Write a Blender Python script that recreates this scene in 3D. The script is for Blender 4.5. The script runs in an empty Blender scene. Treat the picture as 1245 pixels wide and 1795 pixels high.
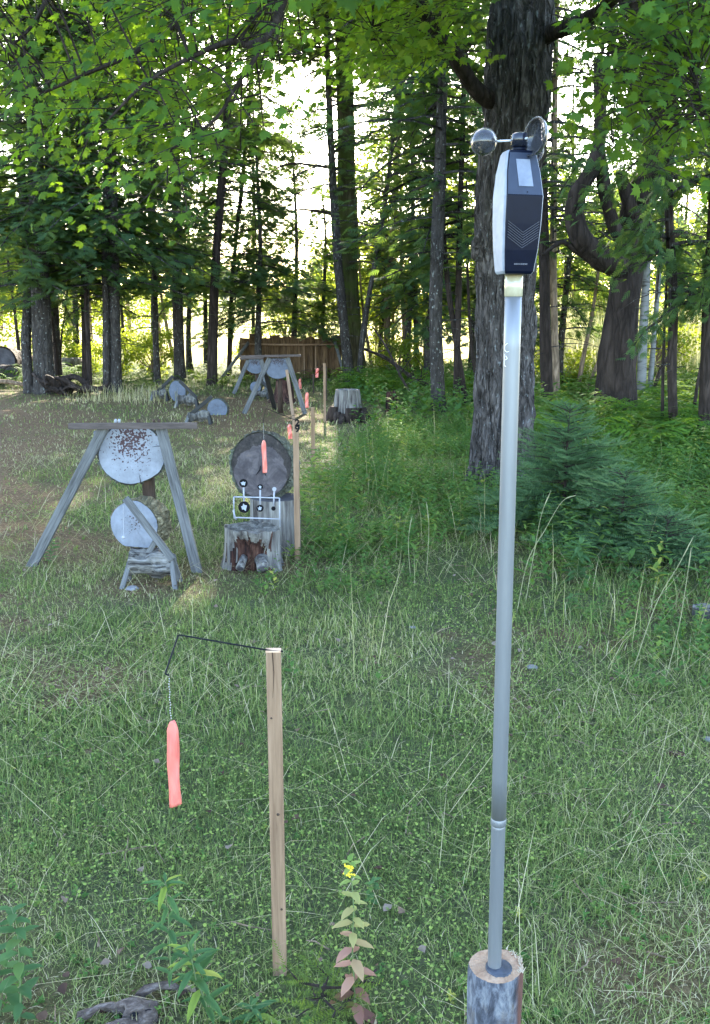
import bpy, math, random
import numpy as np
from mathutils import Vector

# ------------------------------------------------------------------ camera, sky, sun, exposure
C = bpy.context.scene
CAM_H, PITCH, FPX, W0, H0 = 1.6, math.radians(12.4), 1600.0, 1245.0, 1795.0
cd = bpy.data.cameras.new("camera")
cam = bpy.data.objects.new("camera", cd)
C.collection.objects.link(cam)
cam.location = (0, 0, CAM_H)
cam.rotation_euler = (math.pi / 2 - PITCH, 0, 0)
cd.sensor_fit = 'VERTICAL'
cd.sensor_height = 24.0
cd.lens = FPX / H0 * 24.0
cd.clip_start = 0.05
cd.clip_end = 2000
C.camera = cam

SUN_EL, SUN_AZ = math.radians(25.0), math.radians(-2.0)     # azimuth measured from +Y towards +X
world = bpy.data.worlds.new("World")
C.world = world
world.use_nodes = True
wn = world.node_tree
bg = wn.nodes['Background']
sky = wn.nodes.new('ShaderNodeTexSky')
sky.sky_type = 'NISHITA'
sky.sun_disc = False
sky.sun_elevation = SUN_EL
sky.sun_rotation = SUN_AZ
sky.dust_density = 1.1
sky.ozone_density = 0.8
sky.air_density = 1.0
wn.links.new(sky.outputs[0], bg.inputs[0])
bg.inputs[1].default_value = 0.15
sl = bpy.data.lights.new("sun", 'SUN')
sl.energy = 3.4
sl.angle = math.radians(0.6)
sl.color = (1.0, 0.90, 0.72)
so = bpy.data.objects.new("sun", sl)
C.collection.objects.link(so)
sd = Vector((math.sin(SUN_AZ) * math.cos(SUN_EL), math.cos(SUN_AZ) * math.cos(SUN_EL), math.sin(SUN_EL)))
so.rotation_euler = sd.to_track_quat('Z', 'Y').to_euler()
so.location = (0, 0, 30)
C.view_settings.view_transform = 'Standard'
C.view_settings.look = 'None'
C.view_settings.gamma = 1
C.view_settings.exposure = 3.52
C.cycles.max_bounces = 6
C.cycles.diffuse_bounces = 3
C.cycles.transmission_bounces = 6
C.cycles.use_denoising = True

rng = np.random.default_rng(11)
random.seed(5)
cp, sp = math.cos(PITCH), math.sin(PITCH)

# ------------------------------------------------------------------ numeric helpers
def ray(px, py):
    u, v = (px - W0 / 2) / FPX, (H0 / 2 - py) / FPX
    return np.array([u, cp + v * sp, -sp + v * cp])

def W(px, py, Y):
    """world point seen at photograph pixel (px, py) standing Y metres ahead"""
    r = ray(px, py)
    return np.array([0, 0, CAM_H]) + r * (Y / r[1])

def gh(x, y):
    x = np.asarray(x, float); y = np.asarray(y, float)
    a = 0.012 * np.sin(1.1 * x + 0.7 * y) + 0.010 * np.sin(0.8 * y - 1.3 * x + 2) + 0.02 * np.sin(0.31 * x + 1) * np.sin(0.27 * y)
    t = np.clip((y - 28) / 60.0, 0, 1)
    return a + 2.0 * t * t * (3 - 2 * t)

def G(px, py):
    r = ray(px, py)
    t = CAM_H / -r[2]
    for _ in range(12):
        p = np.array([0, 0, CAM_H]) + r * t
        t = (CAM_H - float(gh(p[0], p[1]))) / -r[2]
    p = np.array([0, 0, CAM_H]) + r * t
    return p

def _h(i, j, k):
    n = (i.astype(np.int64) * 374761393 + j.astype(np.int64) * 668265263 + k.astype(np.int64) * 1274126177) & 0xffffffff
    n = ((n ^ (n >> 13)) * 1103515245) & 0xffffffff
    n = (n ^ (n >> 16)) & 0xffffff
    return n / float(0xffffff)

def vn(p):
    p = np.asarray(p, float)
    f = np.floor(p); d = p - f; d = d * d * (3 - 2 * d)
    i, j, k = f[..., 0], f[..., 1], f[..., 2]
    r = 0
    for a in (0, 1):
        for b in (0, 1):
            for c in (0, 1):
                w = (d[..., 0] if a else 1 - d[..., 0]) * (d[..., 1] if b else 1 - d[..., 1]) * (d[..., 2] if c else 1 - d[..., 2])
                r = r + w * _h(i + a, j + b, k + c)
    return r

def v2(x, y, s, o=0):
    return vn(np.stack([np.asarray(x) * s + o, np.asarray(y) * s + 3.7, np.zeros_like(np.asarray(x, float)) + o * 1.3], -1))

def sm(a, b, t):
    t = np.clip((np.asarray(t, float) - a) / (b - a), 0, 1)
    return t * t * (3 - 2 * t)

def dirt(x, y):
    """where the turf is worn to needles and soil"""
    x = np.asarray(x, float); y = np.asarray(y, float)
    u = x / np.maximum(y, 0.5)
    n = v2(x, y, 0.9) * 0.6 + v2(x, y, 2.3, 5) * 0.4
    left = (1 - sm(-0.34, -0.22, u + (n - .5) * .25)) * sm(4.6, 6.2, y) * (1 - sm(15, 22, y))
    g = np.exp(-(((x + 1.55) / .4) ** 2 + ((y - 6.3) / .5) ** 2)) + np.exp(-(((x + .55) / .4) ** 2 + ((y - 5.55) / .22) ** 2)) \
        + np.exp(-(((x + 1.25) / .35) ** 2 + ((y - 5.1) / .25) ** 2))
    back = np.exp(-((u + .12) / .12) ** 2) * sm(10.5, 12.5, y) * (1 - sm(17, 19, y))
    lft2 = (1 - sm(-0.1, 0.05, u)) * sm(7, 10, y) * (1 - sm(17, 22, y)) * .55
    spots = sm(.50, .85, v2(x, y, 1.7, 33) * .65 + v2(x, y, 6.5, 3) * .35) * (1 - sm(6, 9, y)) * .8
    return np.clip(np.maximum.reduce([left * 0.95, g * .9, back * .85, lft2 * (0.4 + n), spots]), 0, 1) * np.clip(.55 + n, 0, 1)

# ------------------------------------------------------------------ object helpers
def tag(o, label=None, cat=None, group=None, kind=None):
    if label: o['label'] = label
    if cat: o['category'] = cat
    if group: o['group'] = group
    if kind: o['kind'] = kind
    return o

def thing(name, loc, label, cat, group=None, rz=0.0):
    o = bpy.data.objects.new(name, None)
    C.collection.objects.link(o)
    o.empty_display_size = 0.1
    o.location = tuple(float(c) for c in loc)
    o.rotation_euler = (0, 0, rz)
    return tag(o, label, cat, group)

def link(name, me, mat, parent=None, smooth=False):
    if mat is not None and len(me.materials) == 0:
        me.materials.append(mat)
    if smooth:
        me.polygons.foreach_set('use_smooth', np.ones(len(me.polygons), dtype=bool))
    o = bpy.data.objects.new(name, me)
    C.collection.objects.link(o)
    if parent is not None:
        o.parent = parent
    return o

def np_mesh(name, V, F, attr=None):
    """V (n,3), F (m,k) with one k"""
    V = np.ascontiguousarray(V, dtype=np.float32); F = np.ascontiguousarray(F, dtype=np.int32)
    me = bpy.data.meshes.new(name)
    m, k = F.shape
    me.vertices.add(len(V)); me.vertices.foreach_set('co', V.ravel())
    me.loops.add(m * k); me.loops.foreach_set('vertex_index', F.ravel())
    me.polygons.add(m)
    me.polygons.foreach_set('loop_start', np.arange(0, m * k, k, dtype=np.int32))
    try:
        me.polygons.foreach_set('loop_total', np.full(m, k, dtype=np.int32))
    except Exception:
        pass
    me.update(calc_edges=True)
    if attr is not None:
        a = me.attributes.new('rnd', 'FLOAT', 'FACE')
        a.data.foreach_set('value', np.ascontiguousarray(attr, dtype=np.float32))
    return me

class MB:
    def __init__(s): s.v = []; s.f = []; s.frame = None
    def add(s, vs, fs):
        b = len(s.v); s.v += [tuple(map(float, p)) for p in vs]; s.f += [tuple(i + b for i in f) for f in fs]
    def box(s, c, size, ax=None):
        c = np.array(c, float); h = np.array(size, float) / 2
        ax = np.eye(3) if ax is None else np.array(ax, float)
        vs = [c + ax[0] * (sx * h[0]) + ax[1] * (sy * h[1]) + ax[2] * (sz * h[2]) for sz in (-1, 1) for sy in (-1, 1) for sx in (-1, 1)]
        s.add(vs, [(0, 2, 3, 1), (4, 5, 7, 6), (0, 1, 5, 4), (2, 6, 7, 3), (0, 4, 6, 2), (1, 3, 7, 5)])
    def beam(s, p0, p1, w, d, up=(0, 1, 0)):
        """box from p0 to p1; d is its size along up"""
        p0 = np.array(p0, float); p1 = np.array(p1, float)
        z = p1 - p0; L = np.linalg.norm(z); z /= L
        up = np.array(up, float); y = up - z * up.dot(z); y /= np.linalg.norm(y); x = np.cross(y, z)
        s.box((p0 + p1) / 2, (w, d, L), (x, y, z)); s.frame = ((p0 + p1) / 2, np.array([x, y, z]))
    def tube(s, pts, rad, n=8, cap=True, bumpy=0.0, seed=0, freq=3.0):
        pts = np.array(pts, float); m = len(pts)
        rad = np.full(m, rad) if np.isscalar(rad) else np.array(rad, float)
        t = np.gradient(pts, axis=0); t /= np.linalg.norm(t, axis=1)[:, None] + 1e-9
        ref = np.array([0, 1, 0.]) if abs(t[0][1]) < .9 else np.array([1., 0, 0])
        b = len(s.v)
        for i in range(m):
            x = ref - t[i] * ref.dot(t[i]); x /= np.linalg.norm(x); y = np.cross(t[i], x); ref = x
            for k in range(n):
                a = 2 * math.pi * k / n
                r = rad[i]
                d = x * math.cos(a) + y * math.sin(a)
                if bumpy:
                    q = (pts[i] + d * rad[i]) * freq + seed
                    r *= 1 + bumpy * (float(vn(q)) - .5) * 2
                s.v.append(tuple(pts[i] + d * r))
        for i in range(m - 1):
            for k in range(n):
                k2 = (k + 1) % n
                s.f.append((b + i * n + k, b + i * n + k2, b + (i + 1) * n + k2, b + (i + 1) * n + k))
        if cap:
            s.f.append(tuple(b + k for k in range(n))[::-1]); s.f.append(tuple(b + (m - 1) * n + k for k in range(n)))
    def build(s, name, mat, parent=None, smooth=False, bevel=0.0, off=None):
        me = bpy.data.meshes.new(name)
        v = s.v if off is None else [tuple(np.array(p) - off) for p in s.v]
        fr = s.frame if (s.frame is not None and len(s.v) == 8 and off is None) else None
        if fr is not None: v = [tuple(fr[1] @ (np.array(p) - fr[0])) for p in v]
        me.from_pydata(v, [], s.f); me.update()
        o = link(name, me, mat, parent, smooth)
        if fr is not None:      # a board keeps its grain along its own length
            from mathutils import Matrix
            R = Matrix([list(map(float, q)) for q in fr[1]]).transposed().to_4x4(); R.translation = Vector(fr[0]); o.matrix_local = R
        if bevel:
            b = o.modifiers.new('bevel', 'BEVEL'); b.width = bevel; b.segments = 2; b.limit_method = 'ANGLE'
        return o

def catmull(pts, n=6):
    pts = [np.array(p, float) for p in pts]
    P = [2 * pts[0] - pts[1]] + pts + [2 * pts[-1] - pts[-2]]
    out = []
    for i in range(1, len(P) - 2):
        for k in range(n):
            t = k / n
            out.append(.5 * ((2 * P[i]) + (-P[i - 1] + P[i + 1]) * t + (2 * P[i - 1] - 5 * P[i] + 4 * P[i + 1] - P[i + 2]) * t * t + (-P[i - 1] + 3 * P[i] - 3 * P[i + 1] + P[i + 2]) * t ** 3))
    out.append(pts[-1])
    return np.array(out)

def unit(a):
    return a / (np.linalg.norm(a, axis=-1, keepdims=True) + 1e-9)

def scatter(TV, TF, pos, d, nrm, scale):
    """instances of a template: y along d, z along nrm; returns V, F"""
    d = unit(d); x = unit(np.cross(d, nrm)); z = np.cross(x, d)
    scale = np.asarray(scale, float).reshape(-1, 1, 1) if np.ndim(scale) == 1 else np.asarray(scale, float)[:, None, :]
    T = TV[None] * scale
    V = pos[:, None] + T[..., 0:1] * x[:, None] + T[..., 1:2] * d[:, None] + T[..., 2:3] * z[:, None]
    n, k = V.shape[:2]
    F = TF[None] + (np.arange(n) * k)[:, None, None]
    return V.reshape(-1, 3), F.reshape(-1, TF.shape[1])

def blades(pos, L, w, az, lean, droop):
    """curved grass blades: 5 vertices, 3 triangles each"""
    n = len(pos)
    h = np.stack([np.cos(az), np.sin(az), np.zeros(n)], -1)
    side = np.stack([-np.sin(az), np.cos(az), np.zeros(n)], -1) * (w / 2)[:, None]
    up = np.array([0, 0, 1.])
    d1 = h * np.sin(lean)[:, None] + up * np.cos(lean)[:, None]
    l2 = lean + droop
    d2 = h * np.sin(l2)[:, None] + up * np.cos(l2)[:, None]
    m = pos + d1 * (L * .55)[:, None]
    t = m + d2 * (L * .45)[:, None]
    t[:, 2] = np.maximum(t[:, 2], pos[:, 2] + .004)
    V = np.stack([pos - side, pos + side, m - side * .8, m + side * .8, t], 1).reshape(-1, 3)
    F = (np.array([[0, 1, 3], [0, 3, 2], [2, 3, 4]])[None] + (np.arange(n) * 5)[:, None, None]).reshape(-1, 3)
    return V, F

def cat(parts):
    Vs, Fs, As, b = [], [], [], 0
    for V, F, A in parts:
        Vs.append(V); Fs.append(F + b); As.append(A); b += len(V)
    return np.concatenate(Vs), np.concatenate(Fs), np.concatenate(As)

# ------------------------------------------------------------------ materials
def new_mat(name):
    m = bpy.data.materials.new(name); m.use_nodes = True
    nt = m.node_tree
    return m, nt, nt.nodes['Principled BSDF'], nt.nodes['Material Output']

def ramp(nt, src, stops, interp='LINEAR'):
    r = nt.nodes.new('ShaderNodeValToRGB'); e = r.color_ramp; e.interpolation = interp
    while len(e.elements) < len(stops): e.elements.new(0.5)
    for i, (p, c) in enumerate(stops):
        e.elements[i].position = p; e.elements[i].color = (*c[:3], 1)
    nt.links.new(src, r.inputs[0]); return r.outputs[0]

def noise(nt, vec, scale, detail=4, rough=.6, dist=0.0):
    n = nt.nodes.new('ShaderNodeTexNoise'); n.inputs['Scale'].default_value = scale
    n.inputs['Detail'].default_value = detail; n.inputs['Roughness'].default_value = rough
    n.inputs['Distortion'].default_value = dist
    nt.links.new(vec, n.inputs['Vector']); return n.outputs['Fac']

def coords(nt, scale=(1, 1, 1), kind='Object'):
    t = nt.nodes.new('ShaderNodeTexCoord'); m = nt.nodes.new('ShaderNodeMapping')
    m.inputs['Scale'].default_value = scale
    nt.links.new(t.outputs[kind], m.inputs[0]); return m.outputs[0]

def mix(nt, fac, a, b, mode='MIX'):
    n = nt.nodes.new('ShaderNodeMix'); n.data_type = 'RGBA'; n.blend_type = mode
    for sock, v in ((n.inputs[0], fac), (n.inputs[6], a), (n.inputs[7], b)):
        if hasattr(v, 'links'): nt.links.new(v, sock)
        elif isinstance(v, (int, float)): sock.default_value = v
        else: sock.default_value = (*v[:3], 1)
    return n.outputs[2]

def bump(nt, bsdf, h, strength, dist=0.01):
    b = nt.nodes.new('ShaderNodeBump'); b.inputs['Strength'].default_value = strength
    b.inputs['Distance'].default_value = dist
    nt.links.new(h, b.inputs['Height']); nt.links.new(b.outputs[0], bsdf.inputs['Normal'])

def noisy(name, stops, scale=8, stretch=(1, 1, 1), rough=.8, bs=.4, bd=.01, metal=0, detail=5, spec=.3, fine=None):
    m, nt, b, out = new_mat(name)
    v = coords(nt, stretch)
    f = noise(nt, v, scale, detail, .65, .3)
    col = ramp(nt, f, stops)
    h = f
    if fine:
        g = noise(nt, v, scale * fine[0], 3)
        col = mix(nt, ramp(nt, g, [(.45, (0, 0, 0)), (.62, (1, 1, 1))]), col, fine[1])
        h = g
    nt.links.new(col, b.inputs['Base Color'])
    b.inputs['Roughness'].default_value = rough; b.inputs['Metallic'].default_value = metal
    b.inputs['Specular IOR Level'].default_value = spec
    if bs: bump(nt, b, h, bs, bd)
    return m

def leafy(name, stops, trans=.4, tcol=(.30, .42, .03), rough=.75, spec=.08):
    """thin leaf: colour per leaf from the 'rnd' attribute, partly translucent"""
    m, nt, b, out = new_mat(name)
    a = nt.nodes.new('ShaderNodeAttribute'); a.attribute_name = 'rnd'
    col = ramp(nt, a.outputs['Fac'], stops)
    nt.links.new(col, b.inputs['Base Color']); b.inputs['Roughness'].default_value = rough
    b.inputs['Specular IOR Level'].default_value = spec
    t = nt.nodes.new('ShaderNodeBsdfTranslucent')
    nt.links.new(mix(nt, .6, col, tcol), t.inputs[0])
    mx = nt.nodes.new('ShaderNodeMixShader'); mx.inputs[0].default_value = trans
    nt.links.new(b.outputs[0], mx.inputs[1]); nt.links.new(t.outputs[0], mx.inputs[2])
    nt.links.new(mx.outputs[0], out.inputs[0])
    return m

def bark(name, dark, light, moss=None, scale=6, stretch=(1, 1, .22), bs=1.0, spots=None):
    m, nt, b, out = new_mat(name)
    v = coords(nt, stretch)
    vo = nt.nodes.new('ShaderNodeTexVoronoi'); vo.feature = 'DISTANCE_TO_EDGE'; vo.inputs['Scale'].default_value = scale * 2.2
    n0 = nt.nodes.new('ShaderNodeTexNoise'); n0.inputs['Scale'].default_value = scale * 1.5; n0.inputs['Detail'].default_value = 4
    nt.links.new(v, n0.inputs['Vector'])
    vv = nt.nodes.new('ShaderNodeMixRGB'); vv.inputs[0].default_value = .25
    nt.links.new(v, vv.inputs[1]); nt.links.new(n0.outputs['Color'], vv.inputs[2]); nt.links.new(vv.outputs[0], vo.inputs['Vector'])
    crack = ramp(nt, vo.outputs['Distance'], [(0, (0, 0, 0)), (.25, (1, 1, 1))])
    f = noise(nt, v, scale * 3, 6, .7)
    base = ramp(nt, f, [(.3, dark), (.7, light)])
    col = mix(nt, mix(nt, .5, crack, (1, 1, 1)), [c * .3 for c in dark], base)
    if spots:
        s = noise(nt, coords(nt, (1, 1, .6)), 26, 3)
        col = mix(nt, ramp(nt, s, [(.62, (0, 0, 0)), (.68, (1, 1, 1))]), col, spots)
    if moss:
        s = noise(nt, coords(nt), 1.6, 5, .7)
        col = mix(nt, ramp(nt, s, [(.42, (0, 0, 0)), (.62, (.85, .85, .85))]), col, moss)
    nt.links.new(col, b.inputs['Base Color']); b.inputs['Roughness'].default_value = .9
    b.inputs['Specular IOR Level'].default_value = .15
    add = nt.nodes.new('ShaderNodeMath'); add.operation = 'ADD'
    nt.links.new(crack, add.inputs[0]); nt.links.new(f, add.inputs[1])
    bump(nt, b, add.outputs[0], bs, .015)
    return m

def plain(name, col, rough=.5, metal=0, spec=.5, coat=0):
    m, nt, b, out = new_mat(name)
    f = noise(nt, coords(nt), 60, 3)
    nt.links.new(ramp(nt, f, [(.3, [c * .85 for c in col]), (.7, [min(1, c * 1.1) for c in col])]), b.inputs['Base Color'])
    b.inputs['Roughness'].default_value = rough; b.inputs['Metallic'].default_value = metal
    b.inputs['Specular IOR Level'].default_value = spec
    if coat: b.inputs['Coat Weight'].default_value = coat
    return m

M = {}
M['bark_con'] = bark('conifer_bark', (.030, .026, .024), (.085, .075, .070), scale=5, stretch=(1, 1, .35), spots=(.22, .23, .22))
M['bark_moss'] = bark('mossy_bark', (.04, .035, .02), (.10, .085, .05), moss=(.060, .085, .018), scale=4)
M['bark_maple'] = bark('maple_bark', (.032, .027, .027), (.19, .17, .17), scale=7, stretch=(1, 1, .3), spots=(.20, .21, .22), bs=1.6)
M['bark_dark'] = bark('dark_bark', (.022, .016, .014), (.062, .046, .040), scale=5, stretch=(1, 1, .18))
M['bark_tan'] = bark('tan_bark', (.13, .09, .06), (.34, .25, .18), scale=5)
M['bark_birch'] = noisy('birch_bark', [(.36, (.05, .045, .04)), (.46, (.15, .15, .15)), (.8, (.20, .20, .20))], 5, (.7, .7, 3.2), .7, .2)
M['needle'] = leafy('cedar_needles', [(0, (.032, .068, .036)), (.5, (.056, .108, .046)), (.85, (.10, .155, .05)), (1, (.17, .19, .055))], .42, (.22, .34, .03))
M['needle_sun'] = leafy('light_needles', [(0, (.035, .07, .025)), (1, (.09, .14, .035))], .4, (.35, .45, .04))
M['fir'] = leafy('fir_needles', [(0, (.045, .092, .045)), (.5, (.075, .14, .066)), (1, (.15, .22, .09))], .22, (.08, .22, .06))
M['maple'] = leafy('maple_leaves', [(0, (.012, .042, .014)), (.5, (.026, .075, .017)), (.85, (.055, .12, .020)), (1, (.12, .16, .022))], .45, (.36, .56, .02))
M['broad'] = leafy('understory_leaves', [(0, (.05, .10, .018)), (.5, (.08, .14, .022)), (1, (.20, .22, .04))], .5, (.50, .58, .04))
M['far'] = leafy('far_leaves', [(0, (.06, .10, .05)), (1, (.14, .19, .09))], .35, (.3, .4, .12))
M['grass'] = leafy('grass_blades', [(0, (.075, .110, .036)), (.35, (.14, .19, .058)), (.60, (.225, .26, .085)), (.78, (.29, .29, .13)), (.90, (.38, .33, .18)), (1, (.50, .42, .27))], .30, (.16, .28, .03))
M['straw'] = leafy('straw', [(0, (.18, .20, .08)), (.5, (.32, .30, .15)), (1, (.50, .43, .27))], .25, (.5, .45, .2))
M['moss'] = leafy('moss', [(0, (.10, .16, .04)), (1, (.22, .28, .07))], .2, (.2, .3, .03))
M['herb'] = leafy('herb_leaves', [(0, (.045, .11, .035)), (.5, (.085, .165, .045)), (.85, (.15, .22, .05)), (1, (.34, .32, .07))], .35, (.22, .38, .03))
M['fern'] = leafy('fern_fronds', [(0, (.045, .11, .02)), (.6, (.08, .17, .022)), (.9, (.14, .22, .022)), (1, (.26, .17, .04))], .42, (.35, .5, .03))
M['reed'] = leafy('reed_blades', [(0, (.26, .30, .10)), (.4, (.50, .48, .24)), (1, (.70, .65, .44))], .5, (.80, .74, .42))
M['litter'] = leafy('dead_leaves', [(0, (.05, .03, .024)), (.4, (.10, .062, .045)), (.75, (.16, .11, .08)), (1, (.21, .17, .14))], .15, (.3, .15, .06))
M['weed'] = leafy('weed_leaves', [(0, (.05, .11, .05)), (.7, (.085, .16, .06)), (.9, (.20, .26, .05)), (1, (.40, .36, .08))], .35, (.25, .45, .04))
M['gold_leaf'] = leafy('goldenrod_leaves', [(0, (.16, .07, .07)), (.3, (.42, .22, .17)), (.5, (.34, .32, .12)), (.75, (.26, .34, .10)), (1, (.14, .24, .06))], .35, (.5, .45, .1))
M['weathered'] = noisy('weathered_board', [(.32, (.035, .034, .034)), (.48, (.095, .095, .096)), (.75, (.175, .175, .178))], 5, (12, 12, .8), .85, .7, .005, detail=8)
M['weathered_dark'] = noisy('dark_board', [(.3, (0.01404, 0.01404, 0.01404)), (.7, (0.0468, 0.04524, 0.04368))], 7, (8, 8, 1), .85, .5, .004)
M['brownboard'] = noisy('brown_board', [(.3, (.045, .034, .030)), (.7, (.11, .085, .078))], 6, (9, 9, .9), .8, .4, .003)
M['postwood'] = noisy('post_wood', [(.3, (.025, .016, .012)), (.7, (.075, .048, .035))], 7, (8, 8, 1), .85, .5, .004)
M['stakewood'] = noisy('stake_wood', [(.3, (.12, .070, .042)), (.5, (.225, .142, .088)), (.72, (.31, .205, .135))], 4, (16, 16, .8), .75, .5, .002, detail=8)
M['cutwood'] = noisy('cut_wood', [(.3, (.45, .27, .17)), (.7, (.66, .46, .32))], 14, (1, 1, 1), .7, .3, .002)
M['slab'] = noisy('dark_slab_wood', [(.3, (.035, .020, .010)), (.5, (.095, .055, .028)), (.75, (.18, .115, .06))], 5, (6, 6, .6), .9, .8, .01)
M['straw_solid'] = noisy('seed_stalk', [(.3, (.16, .16, .08)), (.7, (.28, .27, .16))], 20, (1, 1, 1), .8, 0)
M['ribbon'] = None
def ribbon_mat():
    m, nt, b, out = new_mat('fluorescent_ribbon')
    f = noise(nt, coords(nt, (1, 1, .4)), 40, 2)
    nt.links.new(ramp(nt, f, [(.3, (.80, .22, .18)), (.7, (.88, .32, .25))]), b.inputs['Base Color'])
    b.inputs['Roughness'].default_value = .35
    t = nt.nodes.new('ShaderNodeBsdfTranslucent'); t.inputs[0].default_value = (.95, .30, .22, 1)
    mx = nt.nodes.new('ShaderNodeMixShader'); mx.inputs[0].default_value = .35
    nt.links.new(b.outputs[0], mx.inputs[1]); nt.links.new(t.outputs[0], mx.inputs[2])
    nt.links.new(mx.outputs[0], out.inputs[0])
    return m
M['ribbon'] = ribbon_mat()

def painted_face(name, base=(.40, .43, .50), chip=(.05, .02, .025), centre=None, sig=(.1, .1), thr=.5, grain=True):
    """painted log end; pellet chips gather round centre (object coordinates x, z)"""
    m, nt, b, out = new_mat(name)
    v = coords(nt)
    f = noise(nt, v, 9, 5, .7)
    col = ramp(nt, f, [(.28, [c * .5 for c in base]), (.42, [c * .85 for c in base]), (.55, base), (.75, [min(1, c * 1.25) for c in base])])
    g = noise(nt, coords(nt, (1, 1, .08)), 90, 3)
    col = mix(nt, ramp(nt, g, [(.55, (0, 0, 0)), (.75, (.35, .35, .35))]), col, [c * .6 for c in base])
    if centre is not None:
        sx = nt.nodes.new('ShaderNodeSeparateXYZ'); nt.links.new(v, sx.inputs[0])
        def mth(op, a, bb):
            n = nt.nodes.new('ShaderNodeMath'); n.operation = op
            for i, q in enumerate((a, bb)):
                if hasattr(q, 'links'): nt.links.new(q, n.inputs[i])
                else: n.inputs[i].default_value = q
            return n.outputs[0]
        dx = mth('DIVIDE', mth('SUBTRACT', sx.outputs[0], centre[0]), sig[0])
        dz = mth('DIVIDE', mth('SUBTRACT', sx.outputs[2], centre[1]), sig[1])
        r2 = mth('ADD', mth('MULTIPLY', dx, dx), mth('MULTIPLY', dz, dz))
        gs = mth('EXPONENT', mth('MULTIPLY', r2, -1.0), 0)
        sp_ = noise(nt, coords(nt, (1, 1, 1)), 75, 2, .5)
        k = mth('ADD', sp_, mth('MULTIPLY', gs, .30))
        col = mix(nt, ramp(nt, k, [(thr + .18, (0, 0, 0)), (thr + .205, (1, 1, 1))]), col, chip)
    nt.links.new(col, b.inputs['Base Color']); b.inputs['Roughness'].default_value = .75
    bump(nt, b, f, .35, .004)
    return m
M['face_plain'] = painted_face('weathered_grey_paint', (0.1014, 0.117, 0.156))
M['face_wood'] = noisy('old_log_end', [(.3, (.025, .022, .024)), (.5, (.06, .055, .064)), (.75, (.12, .115, .13))], 5, (1, 1, 1), .85, .6, .006)
M['rim'] = bark('log_rim_bark', (.035, .032, .028), (.13, .125, .11), moss=(.16, .18, .13), scale=8, stretch=(1, .5, 1))
M['rim_gold'] = bark('pale_rim_bark', (.12, .10, .06), (.33, .29, .19), scale=8, stretch=(1, .5, 1))
M['stump'] = noisy('stump_wood', [(.3, (.02, .018, .018)), (.48, (.075, .07, .065)), (.7, (.20, .19, .175))], 8, (3, 3, .35), .9, 1.0, .02)
M['stump_pale'] = noisy('bleached_stump', [(.36, (.025, .02, .02)), (.47, (.11, .10, .095)), (.62, (.22, .21, .195)), (.78, (.30, .29, .27))], 5, (5, 5, .35), .9, 1.0, .02, detail=8)
M['rot'] = noisy('rotten_heartwood', [(.36, (.006, .003, .003)), (.5, (.040, .016, .012)), (.62, (.085, .042, .03)), (.8, (.20, .12, .09))], 7, (5, 5, .6), .95, 1.0, .02)
M['black'] = plain('black_paint', (.005, .005, .007), .6, 0, .1)
M['wire'] = plain('black_wire', (.006, .006, .007), .5, 0, .15)
M['whitepaint'] = plain('white_paint', (0.2652, 0.273, 0.312), .5)
M['chip'] = plain('paint_chip', (0.2652, 0.2886, 0.3432), .5)
M['steel'] = plain('bead_chain_steel', (.42, .41, .40), .35, 1)
M['alu'] = noisy('dull_aluminium', [(.3, (.175, .182, .195)), (.7, (.225, .235, .25))], 14, (2.5, 2.5, .25), .42, .08, .0005, metal=.5, detail=5)
M['navy'] = plain('navy_plastic', (.003, .005, .014), .35, 0, .12)
M['navy2'] = plain('slate_plastic', (0.02028, 0.02808, 0.0507), .40, 0, .3)
M['whitepl'] = plain('white_plastic', (.225, .245, .29), .5, 0, .2)
M['label'] = noisy('silver_label', [(.3, (.12, .14, .19)), (.7, (.20, .225, .28))], 40, (1, 1, 1), .4, .05, .001)
M['groove'] = plain('grey_ridge', (.035, .040, .062), .4)
def clear_mat(name, tint, ior):
    m, nt, b, out = new_mat(name)
    f = noise(nt, coords(nt), 30, 2)
    nt.links.new(ramp(nt, f, [(.3, [c * .9 for c in tint]), (.7, tint)]), b.inputs['Base Color'])
    b.inputs['Roughness'].default_value = .015
    b.inputs['Transmission Weight'].default_value = .80; b.inputs['IOR'].default_value = ior
    return m
M['clear'] = clear_mat('smoky_clear_plastic', (.15, .155, .175), 1.45)
M['hub'] = plain('dark_gloss_plastic', (.010, .012, .022), .15, 0, .5)
M['tape'] = noisy('clear_brown_tape', [(.3, (.26, .22, .13)), (.7, (.50, .46, .33))], 30, (1, 1, .4), .15, .3, .001, spec=.8)
M['yellow'] = plain('yellow_petals', (.80, .62, .03), .6)
M['orange'] = plain('orange_tape', (.9, .20, .05), .5)
M['stone'] = noisy('pale_stone', [(.3, (.10, .095, .10)), (.7, (.26, .255, .27))], 20)
M['old_bark'] = noisy('old_brown_bark', [(.3, (.02, .014, .012)), (.5, (.07, .052, .044)), (.7, (.17, .14, .125))], 60, (1, 1, 1), .9, .8, .004)
M['stem'] = plain('green_stem', (.10, .14, .05), .6)
M['stem_red'] = plain('dark_stem', (.09, .05, .05), .6)
M['scratch'] = plain('chalk_marks', (.80, .82, .86), .6)

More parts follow.
